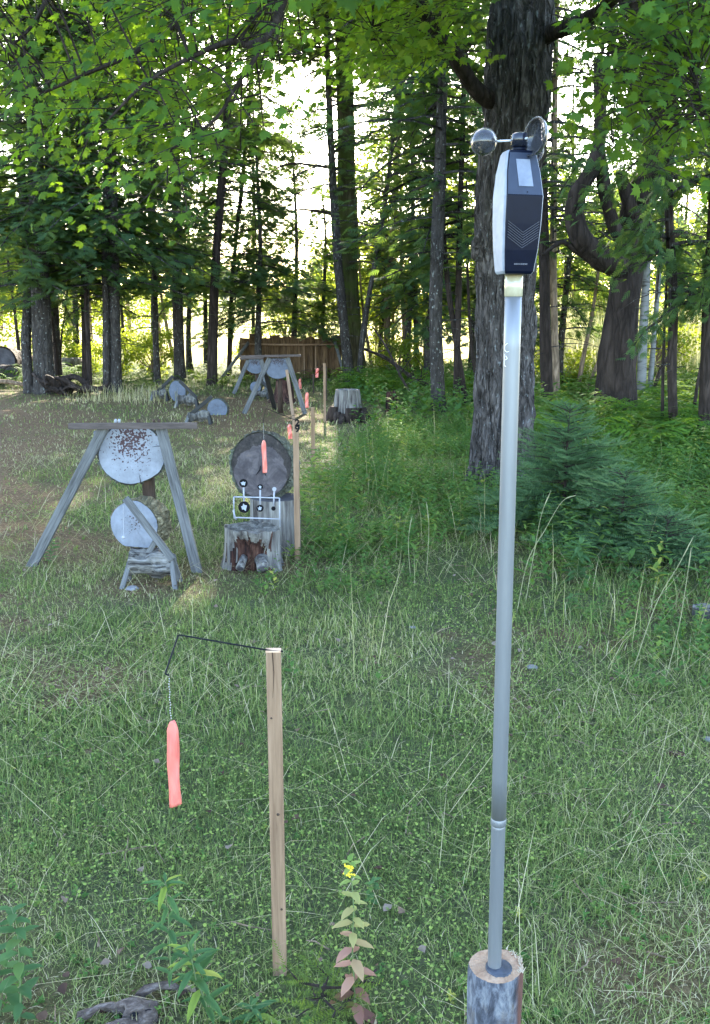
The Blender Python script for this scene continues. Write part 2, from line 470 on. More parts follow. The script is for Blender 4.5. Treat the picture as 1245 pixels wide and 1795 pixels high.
# ------------------------------------------------------------------ ground
def ground_mat():
    m, nt, b, out = new_mat('forest_floor')
    v = coords(nt)
    a = nt.nodes.new('ShaderNodeAttribute'); a.attribute_name = 'dirt'
    n1 = noise(nt, v, 3.5, 6, .7); n2 = noise(nt, v, 45, 5, .75); n3 = noise(nt, v, 160, 3, .6)
    soil = ramp(nt, n2, [(.3, (.045, .028, .016)), (.5, (.14, .085, .048)), (.72, (.29, .19, .11))])
    turf = ramp(nt, n2, [(.3, (.035, .040, .022)), (.55, (.085, .095, .048)), (.8, (.20, .19, .11))])
    turf = mix(nt, ramp(nt, n1, [(.4, (0, 0, 0)), (.65, (.55, .55, .55))]), turf, (.075, .10, .022))
    col = mix(nt, a.outputs['Fac'], turf, soil)
    r = nt.nodes.new('ShaderNodeAttribute'); r.attribute_name = 'field'
    col = mix(nt, r.outputs['Fac'], col, (.55, .51, .32))
    nt.links.new(col, b.inputs['Base Color']); b.inputs['Roughness'].default_value = .95
    b.inputs['Specular IOR Level'].default_value = .1
    ad = nt.nodes.new('ShaderNodeMath'); ad.operation = 'ADD'
    nt.links.new(n2, ad.inputs[0]); nt.links.new(n3, ad.inputs[1])
    bump(nt, b, ad.outputs[0], .9, .02)
    return m
def build_ground():
    s = np.linspace(-1, 1, 261)
    xs = 1.6 * np.sinh(s * 6.2)
    ys = np.concatenate([-np.geomspace(260, 2, 14), np.linspace(-1.5, 14, 120), np.linspace(14.3, 34, 60), np.geomspace(35, 900, 60)])
    X, Y = np.meshgrid(xs, ys)
    Z = gh(X, Y)
    V = np.stack([X, Y, Z], -1).reshape(-1, 3)
    r, c = X.shape
    i = np.arange(r - 1)[:, None] * c + np.arange(c - 1)[None]
    F = np.stack([i, i + 1, i + c + 1, i + c], -1).reshape(-1, 4)
    me = np_mesh('ground', V, F)
    for nm, val in (('dirt', dirt(X, Y)), ('field', sm(24, 29, Y + 1.5 * np.sin(X * .5)))):
        at = me.attributes.new(nm, 'FLOAT', 'POINT'); at.data.foreach_set('value', val.ravel().astype(np.float32))
    tag(link('ground', me, ground_mat(), smooth=True), kind='structure')
build_ground()

# ------------------------------------------------------------------ turf (uncountable: one object per kind of cover)
def wedge(n, y0, y1, k=.45, pad=.9, power=1.0):
    y = y0 + (y1 - y0) * rng.random(n) ** power
    x = (rng.random(n) * 2 - 1) * (k * y + pad)
    return x, y

def on_ground(x, y, dz=0):
    return np.stack([x, y, gh(x, y) + dz], -1)

def build_grass():
    parts = []
    for (n, y0, y1, wd, lo, hi) in ((140000, 1.0, 3.2, .0019, .018, .062), (125000, 3.2, 6.5, .0031, .025, .070), (85000, 6.5, 13, .006, .03, .10), (50000, 13, 24, .010, .05, .13)):
        x, y = wedge(n, y0, y1, .46, .8)
        m_ = int(n * (.9 if y0 < 6 else .3)); y2 = rng.uniform(max(y0, .3) if y0 > 2 else .2, y1, m_)      # thinner turf either side of the view
        x2 = (.46 * y2 + .8 + rng.uniform(0, 2.6, m_)) * np.where(rng.random(m_) < .5, -1, 1)
        x, y = np.concatenate([x, x2]), np.concatenate([y, y2]); n = len(x)
        dn = dirt(x, y)
        pt = v2(x, y, 1.6, 9) * .6 + v2(x, y, 5.5, 2) * .4
        keep = rng.random(n) < np.clip(1.05 - .85 * dn, 0, 1) * np.clip(-.1 + 2.3 * pt, .12, 1)
        x, y, dn, pt = x[keep], y[keep], dn[keep], pt[keep]
        n = len(x)
        L = rng.uniform(lo, hi, n) * (.35 + 1.4 * pt) * (1 - .45 * dn)
        V, F = blades(on_ground(x, y, -.004), L, wd * rng.uniform(.7, 1.5, n), rng.uniform(0, 6.28, n), rng.uniform(.15, 1.4, n), rng.uniform(.1, 1.2, n))
        r = np.clip(rng.beta(2.0, 2.6, n) * .85 + (v2(x, y, .8, 61) - .5) * .8 + .2 * dn + (rng.random(n) < .12 + .3 * dn) * .42, 0, 1)
        parts.append((V, F, np.repeat(r, 3)))
    V, F, A = cat(parts)
    tag(link('turf_grass', np_mesh('turf_grass', V, F, A), M['grass']), 'short green turf with fine bent blades covering the clearing', 'grass', kind='stuff')

    # long pale seed stalks and straw lying over the turf
    n = 15000
    x, y = wedge(n, 1.1, 10, .46, .6, 1.1)
    c = v2(x, y, .9, 31)
    keep = rng.random(n) < np.clip((c - .25) * 2.2, .1, 1); x, y = x[keep], y[keep]; n = len(x)
    V, F = blades(on_ground(x, y, .015), rng.uniform(.10, .38, n), rng.uniform(.0010, .0020, n) * (.7 + .16 * y), rng.normal(.35, .9, n) + np.pi * (rng.random(n) < .5), rng.uniform(.8, 1.45, n), rng.uniform(-.05, .5, n))
    r = rng.random(n)
    tag(link('straw', np_mesh('straw', V, F, np.repeat(r, 3)), M['straw']), 'long pale dry grass stalks lying across the green turf', 'straw', kind='stuff')

    # moss and clover mats
    hx = np.array([[math.cos(a), math.sin(a), .12] for a in np.linspace(0, 2 * math.pi, 7)[:-1]]) ; hx = np.vstack([[0, 0, 0], hx])
    hf = np.array([[0, i, i % 6 + 1] for i in range(1, 7)])
    n = 60000
    x, y = wedge(n, 1.1, 7.5, .46, .6)
    c = v2(x, y, 1.3, 50)
    keep = rng.random(n) < sm(.52, .70, c) + .08 * (v2(x, y, 4, 8) > .6)
    x, y = x[keep], y[keep]; n = len(x)
    d = np.stack([np.cos(a := rng.uniform(0, 6.28, n)), np.sin(a), rng.uniform(-.4, .4, n)], -1)
    nr = np.stack([rng.normal(0, .35, n), rng.normal(0, .35, n), np.ones(n)], -1)
    V, F = scatter(hx, hf, on_ground(x, y, 0) + [0, 0, 1] * rng.uniform(.012, .04, n)[:, None], d, nr, rng.uniform(.0016, .0042, n) * (1 + .12 * y))
    tag(link('moss_and_clover', np_mesh('moss_and_clover', V, F, np.repeat(rng.random(n), 6)), M['moss']), 'yellow green mats of moss and clover between grass blades', 'moss', kind='stuff')

    # fallen leaves, curled
    q = np.array([[0, -.5, .05], [.34, -.25, .16], [.42, .1, .22], [.2, .36, .12], [0, .6, .02], [-.2, .36, .1], [-.42, .1, .25], [-.34, -.25, .14], [0, 0, 0]])
    qf = np.array([[8, i, (i + 1) % 8] for i in range(8)])
    n = 4200
    x, y = wedge(n, 1.2, 16, .46, .6, 1.2)
    keep = rng.random(n) < .10 + .55 * dirt(x, y) + .4 * (v2(x, y, 1.6, 9) < .36); x, y = x[keep], y[keep]; n = len(x)
    d = np.stack([np.cos(a := rng.uniform(0, 6.28, n)), np.sin(a), rng.uniform(-.3, .3, n)], -1)
    nr = np.stack([rng.normal(0, .4, n), rng.normal(0, .4, n), np.ones(n)], -1)
    V, F = scatter(q, qf, on_ground(x, y, .02), d, nr, rng.uniform(.010, .034, n))
    tag(link('fallen_leaves', np_mesh('fallen_leaves', V, F, np.repeat(rng.random(n), 8)), M['litter']), 'curled brown and grey dead leaves scattered through the turf', 'dead leaves', kind='stuff')
build_grass()

def lance(w=.16, bend=.25, cup=.06):
    """lanceolate leaf: 8 triangles folded along the midrib"""
    V = [[0, 0, 0]]
    for t in (.25, .6, .85):
        ww = w * math.sin(math.pi * min(1, t ** .75)) ** .8
        V += [[-ww, t, cup - bend * t * t], [0, t, -bend * t * t], [ww, t, cup - bend * t * t]]
    V.append([0, 1, -bend])
    F = [[0, 2, 1], [0, 3, 2], [1, 2, 5], [1, 5, 4], [2, 3, 6], [2, 6, 5], [4, 5, 8], [4, 8, 7], [5, 6, 9], [5, 9, 8], [7, 8, 10], [8, 9, 10]]
    return np.array(V, float), np.array(F)
LV, LF = lance()
DV = np.array([[0, 0, 0], [.3, .45, .05], [0, 1, -.15], [-.3, .45, .05], [0, .5, -.04]], float)
DF = np.array([[0, 1, 4], [1, 2, 4], [2, 3, 4], [3, 0, 4]])

def build_herbs():
    """knee high leafy cover: stems with many leaves"""
    parts = []
    def zone(n, fx, hmin, hmax, ls, leaf=(LV, LF)):
        x, y, wt = fx(n)
        keep = rng.random(n) < wt; x, y = x[keep], y[keep]; n = len(x)
        h = rng.uniform(hmin, hmax, n)
        lean = rng.normal(0, .16, (n, 2))
        nl = 11
        t = np.tile(np.linspace(.12, 1, nl), (n, 1))
        a = rng.uniform(0, 6.28, (n, 1)) + np.arange(nl)[None] * 2.4 + rng.normal(0, .3, (n, nl))
        base = on_ground(x, y)
        pos = base[:, None] + np.stack([lean[:, :1] * t * h[:, None], lean[:, 1:] * t * h[:, None], t * h[:, None]], -1)
        d = np.stack([np.cos(a), np.sin(a), .75 - .5 * t + rng.normal(0, .25, t.shape)], -1)
        nr = np.stack([-np.cos(a) * .5, -np.sin(a) * .5, np.ones_like(a)], -1)
        s = ls * (1.15 - .6 * t) * rng.uniform(.6, 1.3, t.shape) * (.7 + h[:, None])
        V, F = scatter(leaf[0], leaf[1], pos.reshape(-1, 3), d.reshape(-1, 3), nr.reshape(-1, 3), s.ravel())
        r = np.clip(rng.normal(.45, .22, (n, 1)) + rng.normal(0, .1, (n, nl)), 0, 1).ravel()
        parts.append((V, F, np.repeat(r, len(leaf[1]))))
    def mid(n):
        y = rng.uniform(5.6, 13, n); x = rng.uniform(-.12, .34, n) * y
        u = x / y
        wt = sm(-.09, .0, u - .012 * (y - 6)) * (1 - .6 * sm(.22, .34, u)) * sm(5.4, 7.0, y + 2.0 * (v2(x, y, 1.2, 4) - .5)) * np.clip(v2(x, y, 1.1, 12) * 2.1 - .25, 0, 1)
        return x, y, wt
    def right(n):
        y = rng.uniform(4.6, 13, n); x = y * rng.uniform(.2, .56, n)
        return x, y, sm(4.2, 6.6, y + 1.5 * (v2(x, y, 1.3, 7) - .5)) * np.clip(v2(x, y, 1.4, 14) * 2 - .1, 0, 1)
    def back(n):
        y = rng.uniform(12, 22, n); x = y * rng.uniform(0.0, .6, n)
        return x, y, np.clip(v2(x, y, .7, 14) * 2 - .3, 0, 1)
    def low(n):
        y = rng.uniform(3.6, 9, n); x = y * rng.uniform(-.12, .5, n)
        return x, y, np.clip(v2(x, y, 1.2, 44) * 2.4 - .9, 0, 1)
    zone(5200, mid, .10, .32, .085)
    zone(5200, right, .14, .42, .085)
    zone(1500, back, .25, .55, .13, (DV, DF))
    zone(1800, low, .06, .16, .05, (DV, DF))
    def lawn(n):
        y = rng.uniform(1.2, 7, n); x = y * rng.uniform(-.46, .5, n)
        return x, y, np.clip(v2(x, y, 1.5, 91) * 2.6 - 1.15, 0, 1)
    zone(2600, lawn, .012, .045, .022, (DV, DF))
    V, F, A = cat(parts)
    tag(link('leafy_undergrowth', np_mesh('leafy_undergrowth', V, F, A), M['herb']), 'knee high leafy green undergrowth right of the targets and round the maple', 'undergrowth', kind='stuff')
    # tall grass through the undergrowth
    parts = []
    n = 24000
    y = rng.uniform(3.4, 14, n); x = y * rng.uniform(-.1, .58, n)
    u = x / y
    wt = np.maximum(sm(-.09, .02, u - .01 * (y - 6)) * sm(5.2, 6.8, y), sm(.12, .25, u) * sm(3.4, 4.8, y)) * np.clip(v2(x, y, 1.7, 21) * 2 - .25, 0.05, 1)
    k = rng.random(n) < wt; x, y = x[k], y[k]; n = len(x)
    V, F = blades(on_ground(x, y), rng.uniform(.06, .19, n), rng.uniform(.003, .006, n) * (.6 + y * .09), rng.uniform(0, 6.28, n), rng.uniform(.1, .9, n), rng.uniform(.2, 1.1, n))
    parts.append((V, F, np.repeat(np.clip(rng.beta(2, 3.4, n) + (rng.random(n) < .05) * .5, 0, 1), 3)))
    # thin tall pale stalks
    n = 320
    y = rng.uniform(3.8, 12, n); x = y * rng.uniform(-.04, .56, n)
    k = rng.random(n) < np.clip(v2(x, y, 1.5, 3) * 1.6 - .2, 0, 1); x, y = x[k], y[k]; n = len(x)
    V, F = blades(on_ground(x, y), rng.uniform(.2, .55, n), rng.uniform(.0025, .004, n) * (.6 + .1 * y), rng.uniform(0, 6.28, n), rng.uniform(0, .35, n), rng.uniform(.0, .35, n))
    parts.append((V, F, np.repeat(rng.uniform(.78, 1, n), 3)))
    # dry tufts in the clearing at the far left
    for (px, py, nn) in ((185, 702, 90), (255, 700, 130), (225, 704, 80), (470, 672, 90)):
        c = G(px, py); n = nn
        x = c[0] + rng.normal(0, .35, n); y = c[1] + rng.normal(0, .3, n)
        V, F = blades(on_ground(x, y), rng.uniform(.12, .42, n), np.full(n, .008), rng.uniform(0, 6.28, n), rng.uniform(0, .5, n), rng.uniform(.1, .8, n))
        parts.append((V, F, np.repeat(rng.uniform(.82, 1, n), 3)))
    V, F, A = cat(parts)
    tag(link('tall_grass', np_mesh('tall_grass', V, F, A), M['grass']), 'tall loose grass and pale seed stalks standing in the undergrowth', 'tall grass', kind='stuff')

    # ferns: arching fronds with paired leaflets
    tv, tf = [], []
    nfr = 6
    for k in range(nfr):
        az = k * 2 * math.pi / nfr + random.uniform(-.3, .3)
        for j in range(1, 12):
            t = j / 11
            r = t * .62; z = .46 * math.sin(t * 2.2) * (1 if k % 2 else .8)
            L = .17 * math.sin(math.pi * (t * .9 + .08)) + .02
            c = np.array([math.cos(az) * r, math.sin(az) * r, z]); s = np.array([-math.sin(az), math.cos(az), 0]); o = np.array([math.cos(az), math.sin(az), 0])
            for sg in (-1, 1):
                b = len(tv)
                tv += [c - o * .026, c + s * sg * L + o * .04 - [0, 0, .03], c + o * .03]
                tf.append([b, b + 1, b + 2])
    tv, tf = np.array(tv), np.array(tf)
    def fern_spots(n, fn):
        x, y, wt = fn(n); k = rng.random(n) < wt; return x[k], y[k]
    def band(n):
        y = rng.uniform(15.5, 27, n); x = y * rng.uniform(-.5, .62, n); u = x / y
        return x, y, sm(15.5, 18.5, y + 7 * np.clip(u - .02, 0, .3)) * np.where(u < -.28, sm(18.5, 20, y), 1) * np.where((u > -.28) & (u < -.03), sm(17.8, 20.5, y), 1)
    def rf(n):
        y = rng.uniform(8.6, 17, n); x = y * rng.uniform(.17, .6, n)
        return x, y, np.clip(v2(x, y, .8, 77) * 2 - .35, 0, 1) * sm(8.5, 11, y)
    x1, y1 = fern_spots(950, band); x2, y2 = fern_spots(420, rf)
    x = np.concatenate([x1, x2]); y = np.concatenate([y1, y2]); n = len(x)
    a = rng.uniform(0, 6.28, n)
    d = np.stack([np.cos(a), np.sin(a), rng.normal(0, .08, n)], -1); nr = np.stack([rng.normal(0, .12, n), rng.normal(0, .12, n), np.ones(n)], -1)
    V, F = scatter(tv, tf, on_ground(x, y), d, nr, np.where((x / y > -.3) & (x / y < .0), .6, 1.0) * rng.uniform(.5, 1.0, n))
    r = np.clip(np.repeat(rng.beta(2, 3, n), len(tf)) + rng.normal(0, .06, n * len(tf)), 0, 1)
    tag(link('ferns', np_mesh('ferns', V, F, r), M['fern']), 'bright green bracken ferns covering the ground between the far trunks', 'ferns', kind='stuff')

    # reeds and tall pale grass of the open field
    parts = []
    for (n, y0, y1, wd, lo, hi) in ((16000, 27, 36, .022, .6, 1.2), (22000, 36, 58, .05, .8, 1.4), (16000, 58, 100, .11, .9, 1.6)):
        x, y = wedge(n, y0, y1, .5, 4)
        V, F = blades(on_ground(x, y), rng.uniform(lo, hi, n), wd * rng.uniform(.6, 1.3, n), rng.uniform(0, 6.28, n), rng.uniform(0, .3, n), rng.uniform(.1, .8, n))
        c = v2(x, y, .12, 6)
        parts.append((V, F, np.repeat(np.clip(rng.beta(2, 2, n) * .7 + c * .4, 0, 1), 3)))
    n = 7000
    y = rng.uniform(19, 30, n); x = y * rng.uniform(.17, .62, n)
    k = rng.random(n) < sm(19, 23, y); x, y = x[k], y[k]; n = len(x)
    V, F = blades(on_ground(x, y), rng.uniform(1.0, 2.3, n), np.full(n, .022), rng.uniform(0, 6.28, n), rng.uniform(0, .3, n), rng.uniform(.1, .9, n))
    parts.append((V, F, np.repeat(rng.beta(1.5, 3, n) * .5, 3)))
    V, F, A = cat(parts)
    tag(link('field_grass', np_mesh('field_grass', V, F, A), M['reed']), 'tall sunlit pale yellow grass and reeds of the open field beyond the trees', 'field grass', kind='stuff')
build_herbs()

# ------------------------------------------------------------------ trees
def tv_rand(n): return rng.random(n)

def trunk_mesh(name, pts, rad, mat, parent, n=14, flare=0.5, bumpy=.10, freq=4.0, ridge=0.0, origin=None):
    """lofted trunk with uneven surface; pts relative to world, moved to parent's origin"""
    pts = np.array(pts, float); m = len(pts)
    rad = np.array(rad, float)
    base_z = pts[0][2]
    t = np.gradient(pts, axis=0); t = unit(t)
    a = np.linspace(0, 2 * math.pi, n, endpoint=False)
    ref = np.array([1., 0, 0]); V = []
    sd_ = random.uniform(0, 50)
    for i in range(m):
        x = ref - t[i] * ref.dot(t[i]); x /= np.linalg.norm(x); y = np.cross(t[i], x); ref = x
        hgt = pts[i][2] - base_z
        fl = 1 + flare * math.exp(-max(hgt, 0) / (rad[0] * 1.1 + .05)) * (1 + .5 * np.sin(a * 4 + sd_) + .3 * np.sin(a * 7 + 1 + sd_))
        d = x[None] * np.cos(a)[:, None] + y[None] * np.sin(a)[:, None]
        q = pts[i] + d * rad[i]
        nb = (vn(q * freq * np.array([1, 1, .35]) + sd_) - .5) * 2 * bumpy
        if ridge:
            w = vn(np.stack([a * 5.2 + sd_ + .8 * vn(q * np.array([1.5, 1.5, 1.2])), q[:, 2] * 1.6, np.zeros(n)], -1) * np.array([1.6, 1.3, 1]))
            w2 = vn(np.stack([a * 16 + sd_, q[:, 2] * 7, np.zeros(n)], -1))
            nb = nb + ridge * (np.abs(w - .5) * 2 - .45) + ridge * .8 * (w2 - .5)
        V.append(pts[i] + d * (rad[i] * fl * (1 + nb))[:, None])
    V = np.concatenate(V)
    i = np.arange(m - 1)[:, None] * n; k = np.arange(n)[None]; k2 = (k + 1) % n
    F = np.stack([i + k, i + k2, i + n + k2, i + n + k], -1).reshape(-1, 4)
    if origin is not None: V = V - origin
    return link(name, np_mesh(name, V, F), mat, parent, smooth=True)

def spray_tpl(nl=7, wid=.055):
    v, f = [], []
    for j in range(nl):
        t = j / nl
        for sg in (-1, 1):
            b = len(v); L = (.42 * (1 - t) + .12)
            p = np.array([0, t, -.05 * t]); o = np.array([sg * math.sin(.85), math.cos(.85), -.12]) * L
            s = np.array([-math.cos(.85) * sg, math.sin(.85), 0]) * wid
            v += [p - s, p + s, p + o]; f.append([b, b + 1, b + 2])
    b = len(v); v += [[-.03, 0, 0], [.03, 0, 0], [0, 1.15, -.12]]; f.append([b, b + 1, b + 2])
    return np.array(v, float), np.array(f)
SV, SF = spray_tpl(5, .075)

def conifer_parts(H, z0, R, dens=1.0, seed=0, zfine=8.2, rpow=.5, bare=14, ztop=6.9, dtop=2.0, rtop=2.3):
    """crown and branch meshes of a cedar / hemlock standing at the origin"""
    r = np.random.default_rng(seed)
    pos, dr, nr, sc = [], [], [], []
    bV, bF = [], []
    def stick(p, rad):
        b = sum(len(v) for v in bV); m = len(p)
        a = np.array([0, 2.09, 4.19])
        ring = np.concatenate([p[i] + np.stack([np.cos(a) * rad[i] * .6, np.sin(a) * rad[i] * .6, np.cos(a) * rad[i]], -1) for i in range(m)])
        bV.append(ring)
        for i in range(m - 1):
            for k in range(3):
                bF.append([b + i * 3 + k, b + i * 3 + (k + 1) % 3, b + i * 3 + 3 + (k + 1) % 3, b + i * 3 + 3 + k])
    stick(np.stack([np.zeros(8), np.zeros(8), np.linspace(.8, H, 8)], -1), np.linspace(.03, .01, 8))
    z = z0
    while z < H - .3:
        f = (z - z0) / (H - z0)
        fine = z < zfine
        L = R * ((1 - f) ** rpow) * r.uniform(.45, 1.15) * (.55 + .45 * min(1, (z - z0 + .3) / 1.2))
        az = r.uniform(0, 6.28)
        up = r.uniform(-.15, .35); drp = r.uniform(.15, .45)
        m = 6; t = np.linspace(0, 1, m)
        h = np.stack([np.cos(az) * t * L, np.sin(az) * t * L, z + up * t * L - drp * t * t * L], -1)
        stick(h, .012 + .016 * (1 - t) * min(1, L))
        if z > ztop: L = max(L, rtop * min(1, (H - z) * .8 + .2) * r.uniform(.6, 1.1))  # upper crown made wider and denser than natural to shade the lawn
        ns = int((26 if fine else 5) * L * (dtop * (.45 if fine else 1) if z > ztop else dens)) + 2
        tt = r.uniform(.12, 1.03, ns)
        P = np.stack([np.cos(az) * tt * L, np.sin(az) * tt * L, z + up * tt * L - drp * tt * tt * L], -1) + r.normal(0, .09, (ns, 3))
        sgn = np.where(r.random(ns) < .5, -1, 1)
        aa = az + sgn * r.uniform(.2, 1.3, ns)
        pos.append(P); dr.append(np.stack([np.cos(aa), np.sin(aa), r.uniform(-.65, .1, ns)], -1))
        nr.append(np.stack([r.normal(0, .4, ns), r.normal(0, .4, ns), np.ones(ns)], -1))
        sc.append(r.uniform(.14, .30, ns) * (1 if fine else 3.2))
        z += r.uniform(.05, .16) * (1 if fine else 1.5)
    for _ in range(bare):
        z = r.uniform(.9, max(1.2, z0 + 1.5)); az = r.uniform(0, 6.28); L = r.uniform(.3, 1.2); t = np.linspace(0, 1, 4)
        stick(np.stack([np.cos(az + .3 * t) * t * L, np.sin(az + .3 * t) * t * L, z - .25 * t * t * L + .1 * t], -1), .010 * (1 - t) + .003)
    pos, dr, nr, sc = map(np.concatenate, (pos, dr, nr, sc))
    V, F = scatter(SV, SF, pos, dr, nr, sc)
    c = np.clip(r.normal(.45, .2, len(pos)), 0, 1)
    A = np.clip(np.repeat(c, len(SF)) + r.normal(0, .05, len(F)), 0, 1)
    return np_mesh('crown', V, F, A), np_mesh('branches', np.concatenate(bV), np.array(bF))

VAR = {}
for key, args in {'lowA': (9.8, 1.9, 2.3, 1.1, 1), 'lowB': (10.2, 2.4, 2.0, 1.1, 2), 'midA': (10.0, 3.6, 2.1, .9, 3), 'thinA': (10.0, 4.2, 1.5, .7, 4),
                  'dense': (9.5, 1.5, 2.4, 1.3, 5), 'high': (11.2, 6.8, 3.2, 1.6, 6), 'sparse': (10.0, 2.6, 1.5, .45, 7)}.items():
    H, z0, R, de, sdd = args
    VAR[key] = conifer_parts(H, z0, R, de, sdd) + (H,)
VAR['small'] = conifer_parts(6.6, 1.4, 2.0, 1.6, 31, 8, .7, 8, 99) + (6.6,)
VAR['smallsun'] = conifer_parts(6.4, 1.6, 1.6, 1.1, 32, 8, .7, 8, 99) + (6.4,)
VAR['smallsun'][0].materials.append(M['needle_sun'])
for mm in VAR.values():
    mm[0].materials.append(M['needle']); mm[1].materials.append(M['bark_con'])

def tree(name, label, pix, wpx, var=None, bark_='bark_con', cat_='tree', group=None, flare=.35, n=14, H=None, crown_s=1.0, base=None, taper=.72, zt=1.0, cxy=1.0):
    """pix: trunk points up the photograph, first one at the ground; wpx: width in pixels near the ground"""
    g = G(*pix[0]) if base is None else base
    Y = g[1]
    scale = Y * cp / FPX * 1.02
    P = [np.array([g[0], g[1], g[2] - .15]), g + [0, 0, .05]]
    for i, (px, py) in enumerate(pix[1:]):
        P.append(W(px, py, Y + .05 * i))
    H = H or (VAR[var][2] if var else P[-1][2] + 3)
    last = P[-1]; dirn = (P[-1] - P[-2]) / max(.1, np.linalg.norm(P[-1] - P[-2])); dirn = dirn * .5 + np.array([0, 0, .5]); dirn /= np.linalg.norm(dirn)
    rest = H - last[2]
    if rest > .5:
        P.append(last + dirn * rest * .5); P.append(last + dirn * rest * .5 + np.array([dirn[0] * .3, 0, 1]) * rest * .5)
    pts = catmull(P, 5)
    r0 = wpx * scale / 2
    hh = np.clip((pts[:, 2] - g[2]) / H, 0, 1)
    rad = r0 * (1 - taper * hh ** 1.1) + .004
    rad[-1] = .006
    root = thing(name, g, label, cat_, group)
    trunk_mesh('trunk', pts, rad, M[bark_], root, n=n, flare=flare, origin=g)
    if var:
        cr, br, Hv = VAR[var]
        ax = (pts[-1] - g); s = crown_s
        # crowns follow the lean of the trunk
        q = Vector(W(*pix[-1], Y) - g).to_track_quat('Z', 'Y') if len(pix) > 1 else Vector((0, 0, 1)).to_track_quat('Z', 'Y')
        rz = random.uniform(0, 6.28)
        for nm, me in (('crown', cr), ('branches', br)):
            o = bpy.data.objects.new(nm, me); C.collection.objects.link(o); o.parent = root
            o.rotation_mode = 'QUATERNION'
            from mathutils import Quaternion
            o.rotation_quaternion = q @ Quaternion((0, 0, 1), rz)
            o.scale = (s * cxy, s * cxy, s * zt)
    return root, pts, rad

GT = 'trunks of the wood behind the targets'
trees = [
 # name, label, pixels, width, variant, bark
 ('cedar_tree', 'thickest dark straight trunk at the left with white lichen flecks', [(79, 690), (72, 520), (66, 380), (58, 180), (44, 20)], 35, 'lowB', 'bark_con'),
 ('cedar_tree', 'dark trunk just behind the thickest left trunk', [(98, 678), (90, 520), (88, 300), (90, 60)], 26, 'lowA', 'bark_con'),
 ('cedar_tree', 'slender forked trunk at the left wrapped with an orange marker', [(52, 689), (46, 600), (50, 500), (40, 330)], 17, 'lowA', 'bark_con'),
 ('cedar_tree', 'twin stem cedar in front of the dead roots, left stem', [(150, 683), (148, 560), (143, 380)], 10, 'lowA', 'bark_dark'),
 ('cedar_tree', 'thin dark stem leaning out of the dead root tangle', [(158, 688), (155, 600), (150, 500), (152, 300)], 8, 'lowB', 'bark_dark'),
 ('cedar_tree', 'narrow dark trunk left of the pair beside the dry grass tuft', [(187, 688), (186, 560), (183, 400), (190, 200)], 12, 'lowA', 'bark_con'),
 ('cedar_tree', 'grey trunk of the close pair beside the dry grass tuft', [(203, 687), (201, 560), (198, 420), (196, 240)], 21, 'lowB', 'bark_con'),
 ('cedar_tree', 'tall dark trunk behind the left small round target', [(316, 672), (312, 560), (310, 360), (307, 120)], 19, 'lowA', 'bark_con'),
 ('cedar_tree', 'tall reddish dark trunk leaning right between the small target and the plank wall', [(372, 676), (376, 500), (388, 330), (398, 190)], 17, 'midA', 'bark_dark'),
 ('cedar_tree', 'thin dark trunk close to the left end of the plank wall', [(402, 664), (406, 520), (416, 400), (436, 200)], 8, 'lowA', 'bark_dark'),
 ('cedar_tree', 'dark trunk leaning left in front of the mossy one, behind the grey stump', [(613, 672), (600, 540), (588, 400), (578, 200), (574, 80)], 17, 'thinA', 'bark_con'),
 ('cedar_tree', 'thin stem leaning right beside the mossy trunk', [(629, 676), (640, 560), (668, 400), (690, 230)], 9, 'sparse', 'bark_con'),
 ('cedar_tree', 'upright reddish trunk between the mossy trunk and the broken stump', [(678, 660), (680, 520), (690, 380), (700, 200)], 12, 'sparse', 'bark_tan'),
 ('cedar_tree', 'slim dark trunk behind the broken stump', [(731, 660), (728, 520), (724, 380)], 9, 'sparse', 'bark_dark'),
 ('cedar_tree', 'stout dark trunk with pale flecks left of the big maple', [(769, 722), (764, 560), (768, 400), (774, 200), (778, 60)], 25, 'midA', 'bark_con'),
 ('cedar_tree', 'slim trunk leaning away behind the stout flecked trunk', [(817, 712), (800, 600), (780, 440)], 9, 'sparse', 'bark_dark'),
 ('cedar_tree', 'slim upright trunk nearest the left side of the big maple', [(800, 712), (803, 560), (806, 400), (812, 200)], 11, 'lowB', 'bark_dark'),
 ('cedar_tree', 'dark trunk just right of the big maple with drooping boughs', [(960, 726), (956, 600), (954, 440), (950, 250)], 21, 'sparse', 'bark_dark'),
 ('cedar_tree', 'pale grey trunk behind the dark one right of the big maple', [(975, 708), (972, 560), (970, 420)], 13, 'sparse', 'bark_tan'),
 ('cedar_tree', 'straight dark trunk right of the crooked tree', [(1181, 779), (1178, 650), (1180, 520), (1172, 300)], 16, 'dense', 'bark_dark'),
 ('cedar_tree', 'dark trunk at the right edge of the clearing', [(1234, 782), (1240, 640), (1246, 480)], 24, 'dense', 'bark_dark'),
]
for i, (nm, lb, pix, w, var, bk) in enumerate(trees):
    tree(nm, lb, pix, w, var, bk, group=GT, cxy={'dense': .55}.get(var, 1.0))

